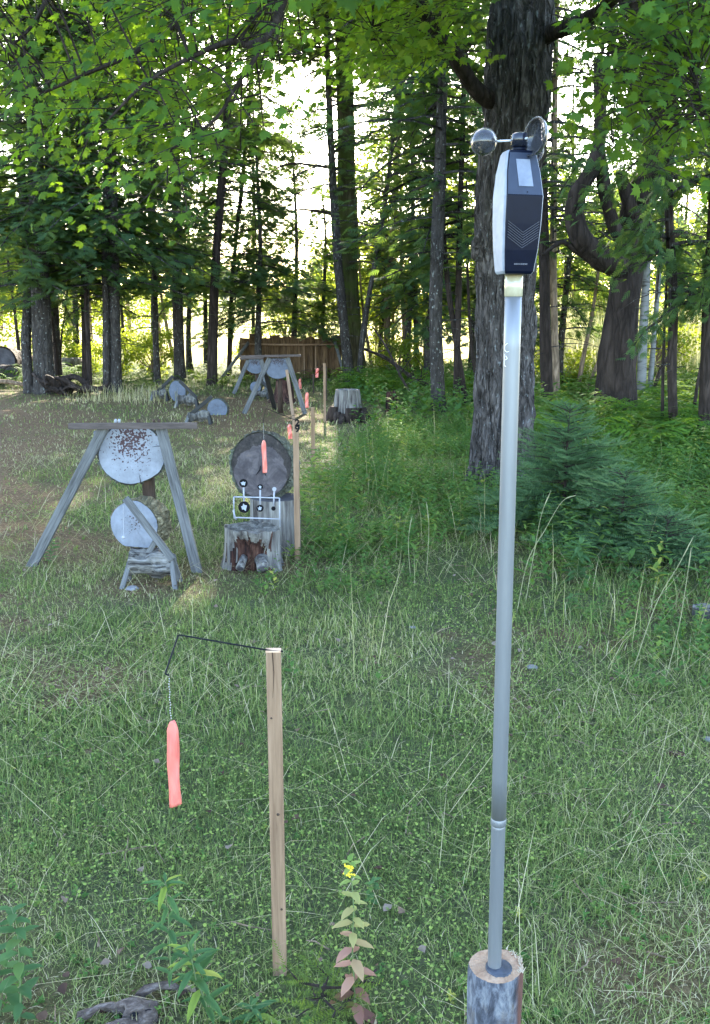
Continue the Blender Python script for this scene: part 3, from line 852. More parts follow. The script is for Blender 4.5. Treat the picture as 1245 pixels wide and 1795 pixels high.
# deeper cedars that close the wood to the left and right
GB = 'dense evergreens in the back rows'
deep = [(-12.5, 21, 'lowA', 1.0), (-9.6, 24.5, 'lowB', 1.05), (-8.6, 19.2, 'midA', 1.0), (-6.9, 23, 'lowB', .95), (-5.2, 24, 'lowA', .9), (-11.2, 17, 'lowB', 1.0),
        (-4.4, 20.5, 'lowB', .85), (-10.8, 28, 'lowA', 1.1), (-4.1, 25.5, 'lowA', .8), (-2.9, 26.5, 'lowB', .7),
        (6.0, 20.5, 'lowB', .95), (9.6, 22.5, 'lowA', 1.05), (8.6, 18.0, 'dense', 1.0), (10.2, 16.5, 'dense', 1.1), (8.0, 16.4, 'dense', .9), (12.0, 21, 'dense', 1.1), (2.2, 24.5, 'sparse', .8)]
words = ['leftmost', 'next to the left edge', 'behind the forked trunk', 'behind the flecked trunk', 'behind the twin stems', 'nearest the left frame edge', 'above the left small target', 'farthest back on the left', 'behind the tall reddish trunk', 'seen left of the bright gap',
         'behind the dark right trunk', 'right of the crooked tree', 'just right of the crooked tree', 'nearest the right frame edge', 'right of the straight dark trunk', 'farthest to the right', 'behind the slim centre trunks']
for px, Yq, var, s_, wd in ((452, 21.5, 'small', .95, 'short one left of the bright gap'), (515, 23.0, 'small', .9, 'short one behind the plank wall'), (565, 24.0, 'small', .72, 'lowest one left of the mossy trunk'),
                            (668, 24.0, 'smallsun', .8, 'yellow green short one right of the mossy trunk'), (715, 22.0, 'smallsun', 1.0, 'yellow green one behind the slim centre trunks'), (752, 20.5, 'small', .95, 'short one behind the stout flecked trunk'),
                            (830, 21.5, 'smallsun', 1.05, 'yellow green one just left of the big maple'), (985, 19.0, 'small', .9, 'short one left of the crooked tree'), (330, 24.5, 'smallsun', .9, 'yellow green one left of the reddish trunk')):
    deep.append(((px - W0 / 2) / FPX * Yq * .98, Yq, var, s_)); words.append(wd)
for (x, y, var, s), wd in zip(deep, words):
    zs = s * (1.45 if x < -3.8 and y < 25 else 1.0)  # left trees stretched taller, above the view, to shade the maple leaves
    g = np.array([x, y, float(gh(x, y))])
    root = thing('evergreen_tree', g, 'dark dense evergreen with low boughs, ' + wd, 'tree', GB)
    cr, br, Hv = VAR[var]
    pts = catmull([g + [0, 0, -.15], g + [0, 0, 1], g + [.1, 0, Hv * .5], g + [0, 0, Hv * zs]], 5)
    trunk_mesh('trunk', pts, .11 * s * (1 - .85 * np.linspace(0, 1, len(pts))), M['bark_con'], root, n=10, origin=g)
    rz = random.uniform(0, 6.28)
    for nm, me in (('crown', cr), ('branches', br)):
        o = bpy.data.objects.new(nm, me); C.collection.objects.link(o); o.parent = root
        o.rotation_euler = (0, 0, rz); o.scale = (s, s, zs)

# orange marker tape on the forked trunk
g = W(50, 524, 18.6)
mk = MB()
for k in range(9):
    a = k * 1.9; p = g + np.array([random.uniform(-.09, .09), -.16, random.uniform(-.1, .12)])
    mk.tube([p, p + [random.uniform(-.07, .07), -.02, random.uniform(-.08, .06)], p + [random.uniform(-.1, .1), -.03, random.uniform(-.14, .08)]], .011, 5)
o = mk.build('marker_tape', M['orange'], off=g); o.location = g
tag(o, 'torn orange marker tape knotted on the slender forked trunk', 'marker tape')

# big mossy trunk, high crown
r_, pts_, _ = tree('mossy_tree', 'big moss covered trunk rising against the bright sky behind the plank wall', [(622, 668), (612, 520), (609, 380), (607, 240), (604, 120)], 36, 'high', 'bark_moss', group=None, flare=.6, n=22, taper=.4)
g = G(622, 668)
for (py, sx, L) in ((190, 1, 2.2), (258, 1, 1.3), (300, -1, 1.8), (380, -1, 1.6), (420, 1, 1.2)):
    p0 = W(606, py, g[1]); mb = MB()
    c = catmull([p0, p0 + [sx * L * .3, 0, .1], p0 + [sx * L * .7, -.2, .12], p0 + [sx * L, -.3, -.15]], 5)
    mb.tube(c, np.linspace(.05, .012, len(c)), 6, bumpy=.3)
    mb.build('limb', M['bark_dark'], r_, True, off=g)

# thin saplings and bare stems, twelve or so with a bent look
GS = 'thin bare saplings among the trunks'
sap = [([(35, 655), (32, 600), (20, 500), (12, 440)], 6, 'thin curved sapling at the far left bending out of the forked trunk', 'bark_dark'),
       ([(103, 682), (96, 600), (80, 520), (62, 470)], 8, 'leaning thin stem right of the thickest trunk', 'bark_dark'),
       ([(106, 678), (108, 590), (118, 520)], 3, 'wire thin upright sapling before the pale log', 'bark_dark'),
       ([(222, 655), (216, 580), (210, 500)], 6, 'thin stem touching the close pair of trunks', 'bark_dark'),
       ([(126, 612), (122, 540), (118, 480)], 13, 'sunlit tan trunk beyond the pale log', 'bark_tan'),
       ([(3, 620), (2, 540), (4, 470)], 8, 'tan stem cut by the left frame edge', 'bark_tan'),
       ([(230, 618), (226, 560), (222, 500)], 8, 'tan trunk behind the close pair', 'bark_tan'),
       ([(286, 640), (276, 570), (270, 500)], 11, 'tan trunk leaning left at the field edge', 'bark_tan'),
       ([(306, 644), (292, 570), (283, 520)], 6, 'thin tan stem leaning left at the field edge', 'bark_tan'),
       ([(164, 640), (158, 560), (154, 480)], 7, 'tan stem behind the twin stems', 'bark_tan'),
       ([(712, 662), (710, 580), (706, 520)], 10, 'tan trunk behind the fallen pole', 'bark_tan'),
       ([(655, 664), (645, 600), (636, 540)], 5, 'thin stem at the right foot of the mossy trunk', 'bark_tan'),
       ([(750, 668), (752, 580), (748, 500)], 5, 'thin dark stem left of the stout flecked trunk', 'bark_dark'),
       ([(1012, 690), (1024, 620), (1040, 540)], 8, 'thin tan stem left of the crooked tree', 'bark_tan'),
       ([(838, 690), (826, 600), (820, 480)], 6, 'thin stem touching the left side of the big maple', 'bark_dark'),
       ([(1030, 690), (1046, 640), (1062, 600)], 6, 'leaning stem meeting the crooked tree', 'bark_tan'),
       ([(1160, 775), (1162, 680), (1164, 600)], 5, 'thin dark stem left of the straight right trunk', 'bark_dark'),
       ([(1212, 760), (1222, 680), (1236, 600)], 6, 'thin leaning stem at the right edge', 'bark_dark')]
for pix, w, lb, bk in sap:
    tree('sapling', lb, pix, w, None, bk, 'sapling', GS, flare=.15, n=8, taper=.8)

# birches
for pix, w, lb in (([(1124, 708), (1127, 600), (1134, 470), (1138, 380)], 15, 'white birch trunk with black marks right of the crooked tree'),
                   ([(1137, 706), (1146, 600), (1156, 470)], 9, 'slimmer pale birch leaning right beside the white birch')):
    tree('birch_tree', lb, pix, w, 'sparse', 'bark_birch', 'birch', 'birches right of the crooked tree', flare=.1, n=12)

# fallen / leaning poles between the trunks
for nm, a, b, ya, yb, w, lb in (('fallen_pole', (640, 612), (768, 682), 21.5, 16.8, .05, 'long dead pole slanting down to the right from the mossy trunk'),
                                ('fallen_pole', (655, 575), (738, 716), 19, 15.5, .03, 'thin dead branch crossing behind the broken stump'),
                                ('fallen_pole', (1175, 620), (1128, 712), 17, 16.5, .05, 'dead pole leaning against the birch')):
    mb = MB(); p, q = W(*a, ya), W(*b, yb)
    c = catmull([p, p * .66 + q * .34 + [0, 0, .05], p * .33 + q * .67 - [0, 0, .04], q], 5)
    mb.tube(c, np.linspace(w * .6, w, len(c)), 7, bumpy=.3)
    for k in range(5):
        s = c[random.randrange(3, len(c) - 2)]
        mb.tube([s, s + [random.uniform(-.2, .2), -.1, random.uniform(-.1, .35)], s + [random.uniform(-.3, .3), -.2, random.uniform(-.1, .5)]], [.012, .008, .004], 5)
    o = mb.build(nm, M['bark_dark'], smooth=True, off=q); o.location = q
    tag(o, lb, 'pole', 'dead poles leaning in the wood')

# crooked dark tree at the right: curved limbs from a thick trunk
def crooked():
    g = G(1074, 738); Y = g[1]
    root = thing('crooked_tree', g, 'thick dark tree with U shaped curved limbs at the right', 'tree')
    P = [g - [0, 0, .15], g, W(1080, 660, Y), W(1090, 560, Y), W(1100, 480, Y), W(1106, 400, Y), W(1120, 340, Y), W(1150, 280, Y - .3), W(1170, 120, Y - .3), W(1170, -120, Y)]
    pts = catmull(P, 7)
    h = np.clip((pts[:, 2] - g[2]) / 3.5, 0, 1)
    rad = (36 - 8 * np.minimum(1, h * 2) - 8 * sm(.5, 1, h)) * Y * cp / FPX
    trunk_mesh('trunk', pts, rad, M['bark_dark'], root, n=40, flare=.45, bumpy=.1, ridge=.10, origin=g)
    for path, r0, r1 in (([(1092, 470), (1050, 450), (1018, 418), (1006, 370), (1018, 330), (1040, 290), (1052, 230), (1050, 100)], 21, 9),
                         ([(1098, 430), (1078, 400), (1064, 350), (1054, 290), (1052, 230), (1062, 120)], 13, 8),
                         ([(1104, 470), (1140, 440), (1180, 410), (1230, 420)], 11, 6),
                         ([(1110, 380), (1096, 330), (1088, 300)], 13, 8),
                         ([(1085, 462), (1050, 462), (1010, 440), (985, 425), (950, 448)], 7, 2.5),
                         ([(1120, 350), (1150, 330), (1190, 330), (1240, 300)], 14, 6)):
        mb = MB(); c = catmull([W(x, y, Y - .1 - .05 * i) for i, (x, y) in enumerate(path)], 6)
        mb.tube(c, np.linspace(r0, r1, len(c)) * Y * cp / FPX, 14, bumpy=.14, freq=5)
        mb.build('limb', M['bark_dark'], root, True, off=g)
    return root, g
CR, CRg = crooked()

# ------------------------------------------------------------------ broad leaved foliage
def maple_leaf():
    h = [(.03, .0), (.26, -.10), (.24, .05), (.50, .16), (.37, .27), (.56, .50), (.30, .46), (.22, .44), (.25, .68), (.12, .66)]
    V = [[0, .32, 0]] + [[x, y, 0] for x, y in h] + [[0, 1, 0]] + [[-x, y, 0] for x, y in h[::-1]] + [[0, -.22, .02]]
    V = np.array(V, float)
    V[:, 2] = -.30 * np.abs(V[:, 0]) ** 1.4 - .16 * V[:, 1] ** 2
    n = len(V) - 2
    F = [[0, i, i + 1] for i in range(1, n)] + [[0, n, 1]]
    b = len(V) - 1
    V[b] = [0, -.3, .03]
    F += [[1, n, b]]
    return V, np.array(F)
MV, MF = maple_leaf()

def maple_sprays(N, sample, leafs=(.085, .14), per=15, seed=0, keepfn=None):
    """flat layered twigs carrying maple leaves. sample(n)-> positions, outward dir"""
    P, D = sample(N)
    n = len(P)
    pos, dd, nn = [], [], []
    D = unit(D)
    side = unit(np.cross(D, np.array([0, 0, 1.]) + rng.normal(0, .15, (n, 3))))
    upn = np.cross(side, D)
    L = rng.uniform(.35, .75, n)
    for j in range(per):
        t = (j + rng.random(n)) / per
        sg = (1 if j % 2 else -1) * rng.uniform(.02, .26, n)
        p = P + D * (t * L)[:, None] + side * sg[:, None] + upn * rng.normal(0, .035, n)[:, None] - np.array([0, 0, 1]) * (.18 * t * t * L)[:, None]
        d = D * .7 + side * (np.sign(sg) * rng.uniform(.3, 1.4, n))[:, None] + np.array([0, 0, -1]) * rng.uniform(.0, 1.1, n)[:, None]
        q = upn + rng.normal(0, .45, (n, 3)) + D * .35
        pos.append(p); dd.append(d); nn.append(q)
    pos, dd, nn = map(np.concatenate, (pos, dd, nn))
    s = rng.uniform(leafs[0], leafs[1], len(pos))
    tw = (P, P + D * L[:, None] - np.array([0, 0, 1]) * (.18 * L)[:, None])
    return pos, dd, nn, s, tw

def to_world(px, py, Y):
    u, v = (px - W0 / 2) / FPX, (H0 / 2 - py) / FPX
    r = np.stack([u, cp + v * sp, -sp + v * cp], -1)
    return np.array([0, 0, CAM_H]) + r * (Y / r[:, 1])[:, None]

def big_maple():
    g = G(880, 858); Y = g[1]; k = Y * cp / FPX
    root = thing('maple_tree', g, 'big maple with rough grey bark in the clearing, its leafy boughs hanging over the scene', 'tree')
    P = [g - [0, 0, .25], g, W(883, 760, Y), W(886, 620, Y), W(886, 480, Y), W(890, 360, Y), W(904, 220, Y), W(911, 80, Y), W(912, -60, Y), W(905, -300, Y), W(890, -620, Y), g + [.2, .3, 10.5], g + [.3, .2, 14]]
    pts = catmull(P, 16)
    z = pts[:, 2] - g[2]
    rad = np.interp(z, [0, .4, 1.2, 2.4, 3.2, 4.5, 6, 10, 14], [57, 51, 49, 51, 52, 50, 40, 24, 3]) * k
    # resample finely in the visible stretch
    s = np.linspace(0, len(pts) - 1, 230); i0 = s.astype(int).clip(0, len(pts) - 2); f = (s - i0)[:, None]
    pf = pts[i0] * (1 - f) + pts[i0 + 1] * f; rf = rad[i0] * (1 - f[:, 0]) + rad[i0 + 1] * f[:, 0]
    trunk_mesh('trunk', pf, rf, M['bark_maple'], root, n=170, flare=.42, bumpy=.10, ridge=.17, origin=g)
    # knot on the left side
    mb = MB(); c = W(842, 430, Y - .05)
    mb.tube([c + [.09, 0, -.16], c + [.02, -.02, -.06], c + [0, -.03, .02], c + [.05, -.01, .12], c + [.12, 0, .2]], [.03, .085, .10, .07, .03], 14, bumpy=.5, freq=14)
    mb.build('burl', M['bark_maple'], root, True, off=g)
    limbs = []
    def limb(path, r0, r1, nm='limb', mat='bark_dark', n=12):
        c = catmull([W(x, y, yy) for x, y, yy in path], 6)
        mb = MB(); mb.tube(c, np.linspace(r0, r1, len(c)) * k * (c[:, 1] / Y), n, bumpy=.16, freq=6)
        mb.build(nm, M[mat], root, True, off=g); limbs.append(c); return c
    limb([(880, 190, Y), (852, 172, Y - .1), (825, 145, Y - .15), (792, 90, Y - .25), (755, 40, Y - .35), (725, -5, Y - .45), (690, -70, Y - .7), (620, -180, Y - 1.2), (520, -300, Y - 1.9)], 14, 9)
    limb([(925, 80, Y), (965, 58, Y - .2), (1010, 42, Y - .5), (1058, 15, Y - .8), (1100, -40, Y - 1.2), (1180, -120, Y - 1.8)], 17, 8)
    limb([(915, -60, Y), (1010, -40, Y - .8), (1090, -10, Y - 1.4), (1140, 30, Y - 1.8), (1195, 32, Y - 2.2), (1260, 10, Y - 2.6)], 17, 5)
    limb([(905, -260, Y), (760, -260, Y - .8), (620, -180, Y - 1.6), (520, -60, Y - 2.2), (494, 10, Y - 2.6), (470, 60, Y - 2.9), (435, 78, Y - 3.1), (398, 74, Y - 3.3), (320, 108, Y - 3.4), (250, 150, Y - 3.5), (190, 210, Y - 3.5)], 11, 2.0)
    limb([(456, 72, Y - 2.95), (448, 100, Y - 3.0), (412, 155, Y - 3.1), (385, 200, Y - 3.15), (340, 240, Y - 3.2), (300, 262, Y - 3.2)], 4, 1.6)
    limb([(520, -60, Y - 2.2), (400, -90, Y - 2.6), (330, -20, Y - 2.9), (318, 30, Y - 3.0), (236, 92, Y - 3.1), (150, 130, Y - 3.2), (60, 170, Y - 3.2)], 8, 2)
    limb([(400, -90, Y - 2.6), (260, -140, Y - 2.6), (120, -60, Y - 2.7), (60, 40, Y - 2.8), (10, 90, Y - 2.8)], 7, 2)
    limb([(1058, 15, Y - .8), (1075, 70, Y - 1.2), (1085, 110, Y - 1.6), (1120, 170, Y - 2.0), (1160, 230, Y - 2.2)], 5, 1.5)
    limb([(1100, -40, Y - 1.2), (1180, 60, Y - 2.5), (1215, 130, Y - 2.9), (1235, 200, Y - 3.1)], 5, 1.5)
    limb([(620, -180, Y - 1.2), (640, -60, Y - 1.0), (655, 20, Y - .9), (648, 70, Y - .9)], 5, 1.2)
    # high limbs outside the picture
    for az, z0, L in ((.3, 6, 5), (1.3, 7, 4.5), (2.4, 6.5, 5), (3.5, 7.5, 5), (4.4, 8.2, 4), (5.4, 7, 5), (.9, 9.5, 3.5), (3.0, 10, 3.5)):
        p = g + [0, 0, z0]; q = np.array([math.cos(az), math.sin(az), .45]) * L
        c = catmull([p, p + q * .4 + [0, 0, .3], p + q], 6); mb = MB(); mb.tube(c, np.linspace(.12, .02, len(c)), 8)
        mb.build('limb', M['bark_dark'], root, True, off=g); limbs.append(c)
    allc = np.concatenate(limbs)

    cl = {}
    def dens(px, py):
        """how much of the photograph's canopy hangs at this spot"""
        n = vn(np.stack([px / 85, py / 75, np.zeros_like(px) + 3], -1)) * .65 + vn(np.stack([px / 33, py / 30, np.zeros_like(px) + 9], -1)) * .35
        left = (1 - sm(400, 520, px + .25 * py)) * (1 - sm(130, 400, py + 60 * (n - .5))) * .8 * (.35 + .65 * sm(70, 190, px))
        ctr = sm(470, 560, px) * (1 - sm(770, 815, px)) * (1 - sm(70, 165, py + 70 * (n - .5))) * np.where((px > 480) & (px < 575) & (py > 45), .12, .9) * np.where(px > 690, .55, 1)
        edge = np.interp(px, [930, 1000, 1060, 1120, 1180, 1245], [190, 270, 235, 235, 330, 250])
        right = sm(985, 1030, px) * (1 - sm(edge - 35, edge + 8, py))
        right = right * np.where((px > 1090) & (px < 1175) & (py > 40) & (py < 120), .25, 1)
        r2 = sm(985, 1000, px) * (1 - sm(1040, 1060, px)) * sm(255, 265, py) * (1 - sm(300, 318, py)) * .8
        off = (py < -10) * .55 * (1 - (px > 800) * (px < 1000) * (py > -120))
        return np.maximum.reduce([left, ctr, right, r2, off]) * sm(.36, .52, n)
    def sample(kind):
        def f(N):
            out = []
            while sum(len(o[0]) for o in out) < N:
                m = 4000
                if kind == 'left': px, py, yy = rng.uniform(-160, 540, m), rng.uniform(-150, 430, m), rng.uniform(4.3, 8.0, m)
                elif kind == 'mid': px, py, yy = rng.uniform(480, 880, m), rng.uniform(-140, 180, m), rng.uniform(6.2, 10.5, m)
                elif kind == 'right': px, py, yy = rng.uniform(930, 1400, m), rng.uniform(-120, 340, m), rng.uniform(4.6, 8.2, m)
                else: px, py, yy = rng.uniform(-300, 1500, m), rng.uniform(-800, -60, m), rng.uniform(4.8, 6.8, m)
                k_ = rng.random(m) < dens(px, py)
                out.append((px[k_], py[k_], yy[k_]))
            px, py, yy = (np.concatenate([o[i] for o in out])[:N] for i in range(3))
            P = to_world(px, py, yy)
            D = P - (g + [0, 0, 3.5]); D[:, 2] = rng.normal(-.1, .25, len(D)) * np.linalg.norm(D[:, :2], axis=1); D = unit(D) + rng.normal(0, .45, D.shape) * [1, 1, .3]
            P = P - unit(D) * .3
            return P, D
        return f
    packs = []
    tw = []
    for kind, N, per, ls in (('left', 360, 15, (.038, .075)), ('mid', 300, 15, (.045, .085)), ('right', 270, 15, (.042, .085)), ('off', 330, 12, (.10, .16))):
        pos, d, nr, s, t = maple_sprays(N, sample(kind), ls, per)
        packs.append((pos, d, nr, s, np.full(len(pos), .5 if kind == 'mid' else 0.0 if kind != 'left' else -.05) + (pos[:, 0] > -1.5) * (kind == 'left') * .2)); tw.append(t)  # sun glow painted into leaf colour on mid sprays and inner left ones
    # high crown: shade only
    n = 1500
    q = unit(rng.normal(0, 1, (n, 3))) * (rng.random(n) ** .45)[:, None]
    pos = g + [.5, -1.2, 10] + q * [4.6, 3.0, 3.4]
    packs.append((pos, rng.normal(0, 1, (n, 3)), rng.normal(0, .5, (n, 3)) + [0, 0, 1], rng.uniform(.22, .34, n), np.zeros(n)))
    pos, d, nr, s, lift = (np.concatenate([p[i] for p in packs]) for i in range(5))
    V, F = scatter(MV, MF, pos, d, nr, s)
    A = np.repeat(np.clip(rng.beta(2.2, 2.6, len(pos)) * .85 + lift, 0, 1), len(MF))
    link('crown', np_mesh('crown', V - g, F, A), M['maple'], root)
    mb = MB()
    for a, b in tw:
        for p, q in zip(a, b):
            dd = np.linalg.norm(allc - p, axis=1); j = dd.argmin()
            mb.tube([p, (p + q) / 2 + [0, 0, .02], q], [.003, .002, .0012], 4, cap=False)
            if dd[j] < .75:
                mid = (allc[j] + p) / 2 + [0, 0, .06]
                mb.tube([allc[j], mid, p], [.005, .004, .003], 4, cap=False)
    mb.build('twigs', M['bark_dark'], root, off=g)
    return g
MAPLE = big_maple()

# understory trees with small sunlit leaves
def leafy_tree_mesh(name, n, R, H, z0, ls, mat, seed, lobes=14):
    r = np.random.default_rng(seed)
    cs = np.stack([r.normal(0, R * .5, lobes), r.normal(0, R * .5, lobes), r.uniform(z0, H, lobes)], -1)
    cr = r.uniform(.3, .6, lobes) * R
    i = r.integers(0, lobes, n)
    q = r.normal(0, 1, (n, 3)); q /= np.linalg.norm(q, axis=1)[:, None]
    p = cs[i] + q * (cr[i] * r.random(n) ** .4)[:, None] * [1, 1, .75]
    d = r.normal(0, 1, (n, 3)) + [0, 0, -.5]; nr = r.normal(0, .7, (n, 3)) + [0, 0, 1]
    V, F = scatter(DV * [1.3, 1, 1], DF, p, d, nr, r.uniform(.6, 1.3, n) * ls)
    A = np.clip(np.repeat(r.beta(2, 2.4, lobes)[i] * .6 + r.random(n) * .4, len(DF)), 0, 1)
    me = np_mesh(name, V, F, A); me.materials.append(mat)
    bV = MB()
    for c in cs:
        b0 = np.array([0, 0, max(.3, c[2] * .45)])
        bV.tube(catmull([b0, (b0 + c) / 2 + [0, 0, -.1], c], 3), np.linspace(.03, .008, 7), 5, cap=False)
    bV.tube([(0, 0, -.1), (.03, 0, H * .3), (-.04, .05, H * .6), (0, 0, H * .92)], [.055, .045, .03, .01], 8)
    b = bpy.data.meshes.new('trunk'); b.from_pydata(bV.v, [], bV.f); b.update(); b.materials.append(M['bark_tan'])
    return me, b
LT = {k: leafy_tree_mesh('crown', *a) for k, a in {
    'u1': (5200, 1.5, 4.6, 1.0, .10, M['broad'], 21), 'u2': (4600, 1.3, 3.8, .5, .10, M['broad'], 22, 12), 'u3': (6500, 1.7, 6.4, 2.0, .11, M['broad'], 23, 18),
    'shrub': (2600, .9, 1.5, .25, .08, M['broad'], 24, 10), 'far1': (5200, 3.6, 9.5, 1.0, .42, M['far'], 25, 20), 'far2': (5200, 3.0, 12, 1.5, .40, M['far'], 26, 22)}.items()}
def place_leafy(key, x, y, s, label, group, nm='understory_tree', cat_='tree'):
    g = (x, y, float(gh(x, y)))
    root = thing(nm, g, label, cat_, group)
    rz = random.uniform(0, 6.28)
    for n_, me in zip(('crown', 'trunk'), LT[key]):
        o = bpy.data.objects.new(n_, me); C.collection.objects.link(o); o.parent = root
        o.rotation_euler = (0, 0, rz); o.scale = (s, s, s)
GU = 'sunlit young broadleaf trees at the edge of the field'
us = [('u3', 690, 26, .95, 'tall yellow green tree behind the slim centre trunks'), ('u1', 745, 24, .9, 'yellow green tree left of the stout flecked trunk'), ('u1', 800, 27, 1.1, 'yellow green tree between the stout flecked trunk and the big maple'),
      ('u3', 850, 29, 1.0, 'tall yellow green tree behind the big maple'), ('u2', 660, 28, .8, 'low leafy tree right of the mossy trunk'), ('u2', 500, 25.5, .62, 'small leafy tree hanging over the plank wall'), ('u2', 560, 26, .75, 'leafy tree over the right end of the plank wall'),
      ('u1', 60, 29, 1.0, 'yellow green tree behind the thickest left trunk'), ('u3', 130, 31, .9, 'tall sunlit tree behind the twin stems'), ('u1', 210, 30, .9, 'sunlit tree behind the close pair of trunks'), ('u2', -20, 27, 1.1, 'sunlit tree at the left frame edge'),
      ('u1', 1010, 27, 1.0, 'sunlit tree left of the crooked tree'), ('u3', 960, 31, .95, 'tall sunlit tree behind the dark right trunk'), ('u1', 1100, 29, 1.0, 'sunlit tree behind the birches'), ('u3', 1190, 28, 1.0, 'tall sunlit tree at the right'), ('u1', 1260, 26, 1.0, 'sunlit tree at the right frame edge'),
      ('u2', 275, 33, .8, 'small pale tree at the field edge on the left'), ('u2', 615, 30, .8, 'small leafy tree behind the mossy trunk')]
for key, px, Y, s, lb in us:
    place_leafy(key, (px - W0 / 2) / FPX * Y * .98, Y, s, lb, GU)
sh = [('shrub', 205, 22.5, .8, 'low bright shrub behind the dry grass tuft'), ('shrub', 265, 22, .75, 'low bright shrub left of the small round target'), ('shrub', 130, 23, .8, 'low shrub behind the dead roots'),
      ('shrub', 700, 21, .7, 'low shrub behind the broken stump'), ('shrub', 985, 19, .8, 'low shrub between the dark trunk and the crooked tree'), ('shrub', 1150, 20, .9, 'low shrub right of the birches'), ('shrub', 440, 24.5, .6, 'low shrub at the left foot of the plank wall')]
for key, px, Y, s, lb in sh:
    place_leafy(key, (px - W0 / 2) / FPX * Y * .98, Y, s, lb, 'low sunlit shrubs', 'shrub', 'shrub')
GF = 'hazy trees on the far side of the field'
farw = ['first from the left', 'second from the left', 'third from the left', 'fourth from the left', 'fifth from the left', 'sixth from the left', 'seventh from the left', 'eighth from the left', 'ninth from the left', 'tenth from the left', 'eleventh from the left', 'twelfth from the left', 'thirteenth from the left', 'fourteenth from the left', 'fifteenth from the left', 'sixteenth from the left']
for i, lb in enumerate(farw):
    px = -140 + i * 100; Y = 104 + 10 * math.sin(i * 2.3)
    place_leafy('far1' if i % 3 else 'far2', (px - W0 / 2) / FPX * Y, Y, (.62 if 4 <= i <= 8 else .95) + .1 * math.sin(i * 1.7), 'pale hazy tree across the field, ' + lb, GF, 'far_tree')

# ------------------------------------------------------------------ young firs
def fir_mesh(H, R, seed, dens=1.0):
    r = np.random.default_rng(seed)
    pos, dr, nr, sc = [], [], [], []; mb = MB()
    mb.tube([(0, 0, -.05), (0, .01, H * .5), (.01, 0, H)], [.022 * H, .012 * H, .003], 7)
    z = .06
    while z < H * .97:
        f = z / H; L = R * (1 - f) ** .8 * r.uniform(.75, 1.15) + .03
        nb = max(4, int(14 * dens * (1 - .4 * f)))
        for b in range(nb):
            az = b * 6.283 / nb + r.uniform(-.4, .4); up = .25 + .5 * f
            ns = int(L / .045) + 2
            t = np.linspace(.12, 1, ns)
            P = np.stack([np.cos(az) * t * L, np.sin(az) * t * L, z + up * t * L - .28 * t * t * L], -1) + r.normal(0, .008, (ns, 3)) + r.normal(0, .02, 3)
            mb.tube([P[0] * [.1, .1, 1], P[ns // 2], P[-1]], [.004, .003, .001], 3, cap=False)
            for sg in (-1, 1, 0):
                a = az + sg * r.uniform(.55, .95, ns)
                pos.append(P); dr.append(np.stack([np.cos(a), np.sin(a), np.full(ns, .1 + .3 * f) + r.normal(0, .15, ns)], -1))
                nr.append(np.stack([r.normal(0, .3, ns), r.normal(0, .3, ns), np.ones(ns)], -1))
                sc.append((.30 * (1 - .6 * t) * L + .05) * r.uniform(.5, 1.3, ns) * (1 if sg else .6))
        z += .05 + .05 * H * .5
    nv, nf = [], []
    for j in range(9):
        t = j / 9
        for sg in (-1, 1):
            b = len(nv); nv += [[-.012, t, 0], [.012, t + .05, 0], [sg * .16, t + .20, .02]]; nf.append([b, b + 1, b + 2])
        b = len(nv); nv += [[-.012, t, 0], [.012, t + .05, 0], [0, t + .12, .13]]; nf.append([b, b + 1, b + 2])
    nv, nf = np.array(nv), np.array(nf)
    pos, dr, nr, sc = map(np.concatenate, (pos, dr, nr, sc))
    V, F = scatter(nv, nf, pos, dr, nr, sc)
    # tips of each twig are lighter new growth
    rad = np.linalg.norm(pos[:, :2], axis=1) / (R * np.clip(1 - pos[:, 2] / H, .1, 1) ** .8)
    A = np.clip(np.repeat(.25 + .35 * rad, len(nf)) + r.normal(0, .13, len(F)), 0, 1)
    me = np_mesh('foliage', V, F, A); me.materials.append(M['fir'])
    b = bpy.data.meshes.new('stem'); b.from_pydata(mb.v, [], mb.f); b.update(); b.materials.append(M['bark_dark'])
    return me, b
for (px, py, Y, H, R, sdd, lb) in ((985, 960, 6.55, .94, .66, 41, 'bushy young fir tree right of the metal pole'), (1085, 1000, 5.95, .56, .55, 42, 'smaller young fir in front of the bushy one'),
                                   (1160, 1040, 5.6, .36, .38, 43, 'lowest blue green fir seedling left of the cut stump')):
    g = W(px, py, Y); g = np.array([g[0], Y, float(gh(g[0], Y))])
    root = thing('young_fir', g, lb, 'fir tree', 'young firs beside the maple')
    for nm, me in zip(('foliage', 'stem'), fir_mesh(H, R, sdd)):
        o = link(nm, me, None, root)
g = G(562, 1792)
root = thing('fir_seedling', g, 'soft feathery fir seedling at the bottom edge beside the red leaved goldenrod', 'seedling')
for nm, me in zip(('foliage', 'stem'), fir_mesh(.10, .12, 44, .8)):
    if nm == 'foliage': me.materials.clear(); me.materials.append(M['needle_sun'])
    link(nm, me, None, root)

# ------------------------------------------------------------------ targets, racks, stakes
def ring_profile(n, jag, seed):
    a = np.linspace(0, 2 * math.pi, n, endpoint=False)
    r = 1 + jag * (.5 * np.sin(2 * a + seed) + .35 * np.sin(3 * a + seed * 2) + .25 * np.sin(5 * a + seed * 3)) + jag * .25 * np.random.default_rng(int(seed * 10)).normal(0, 1, n) * .4
    return a, r

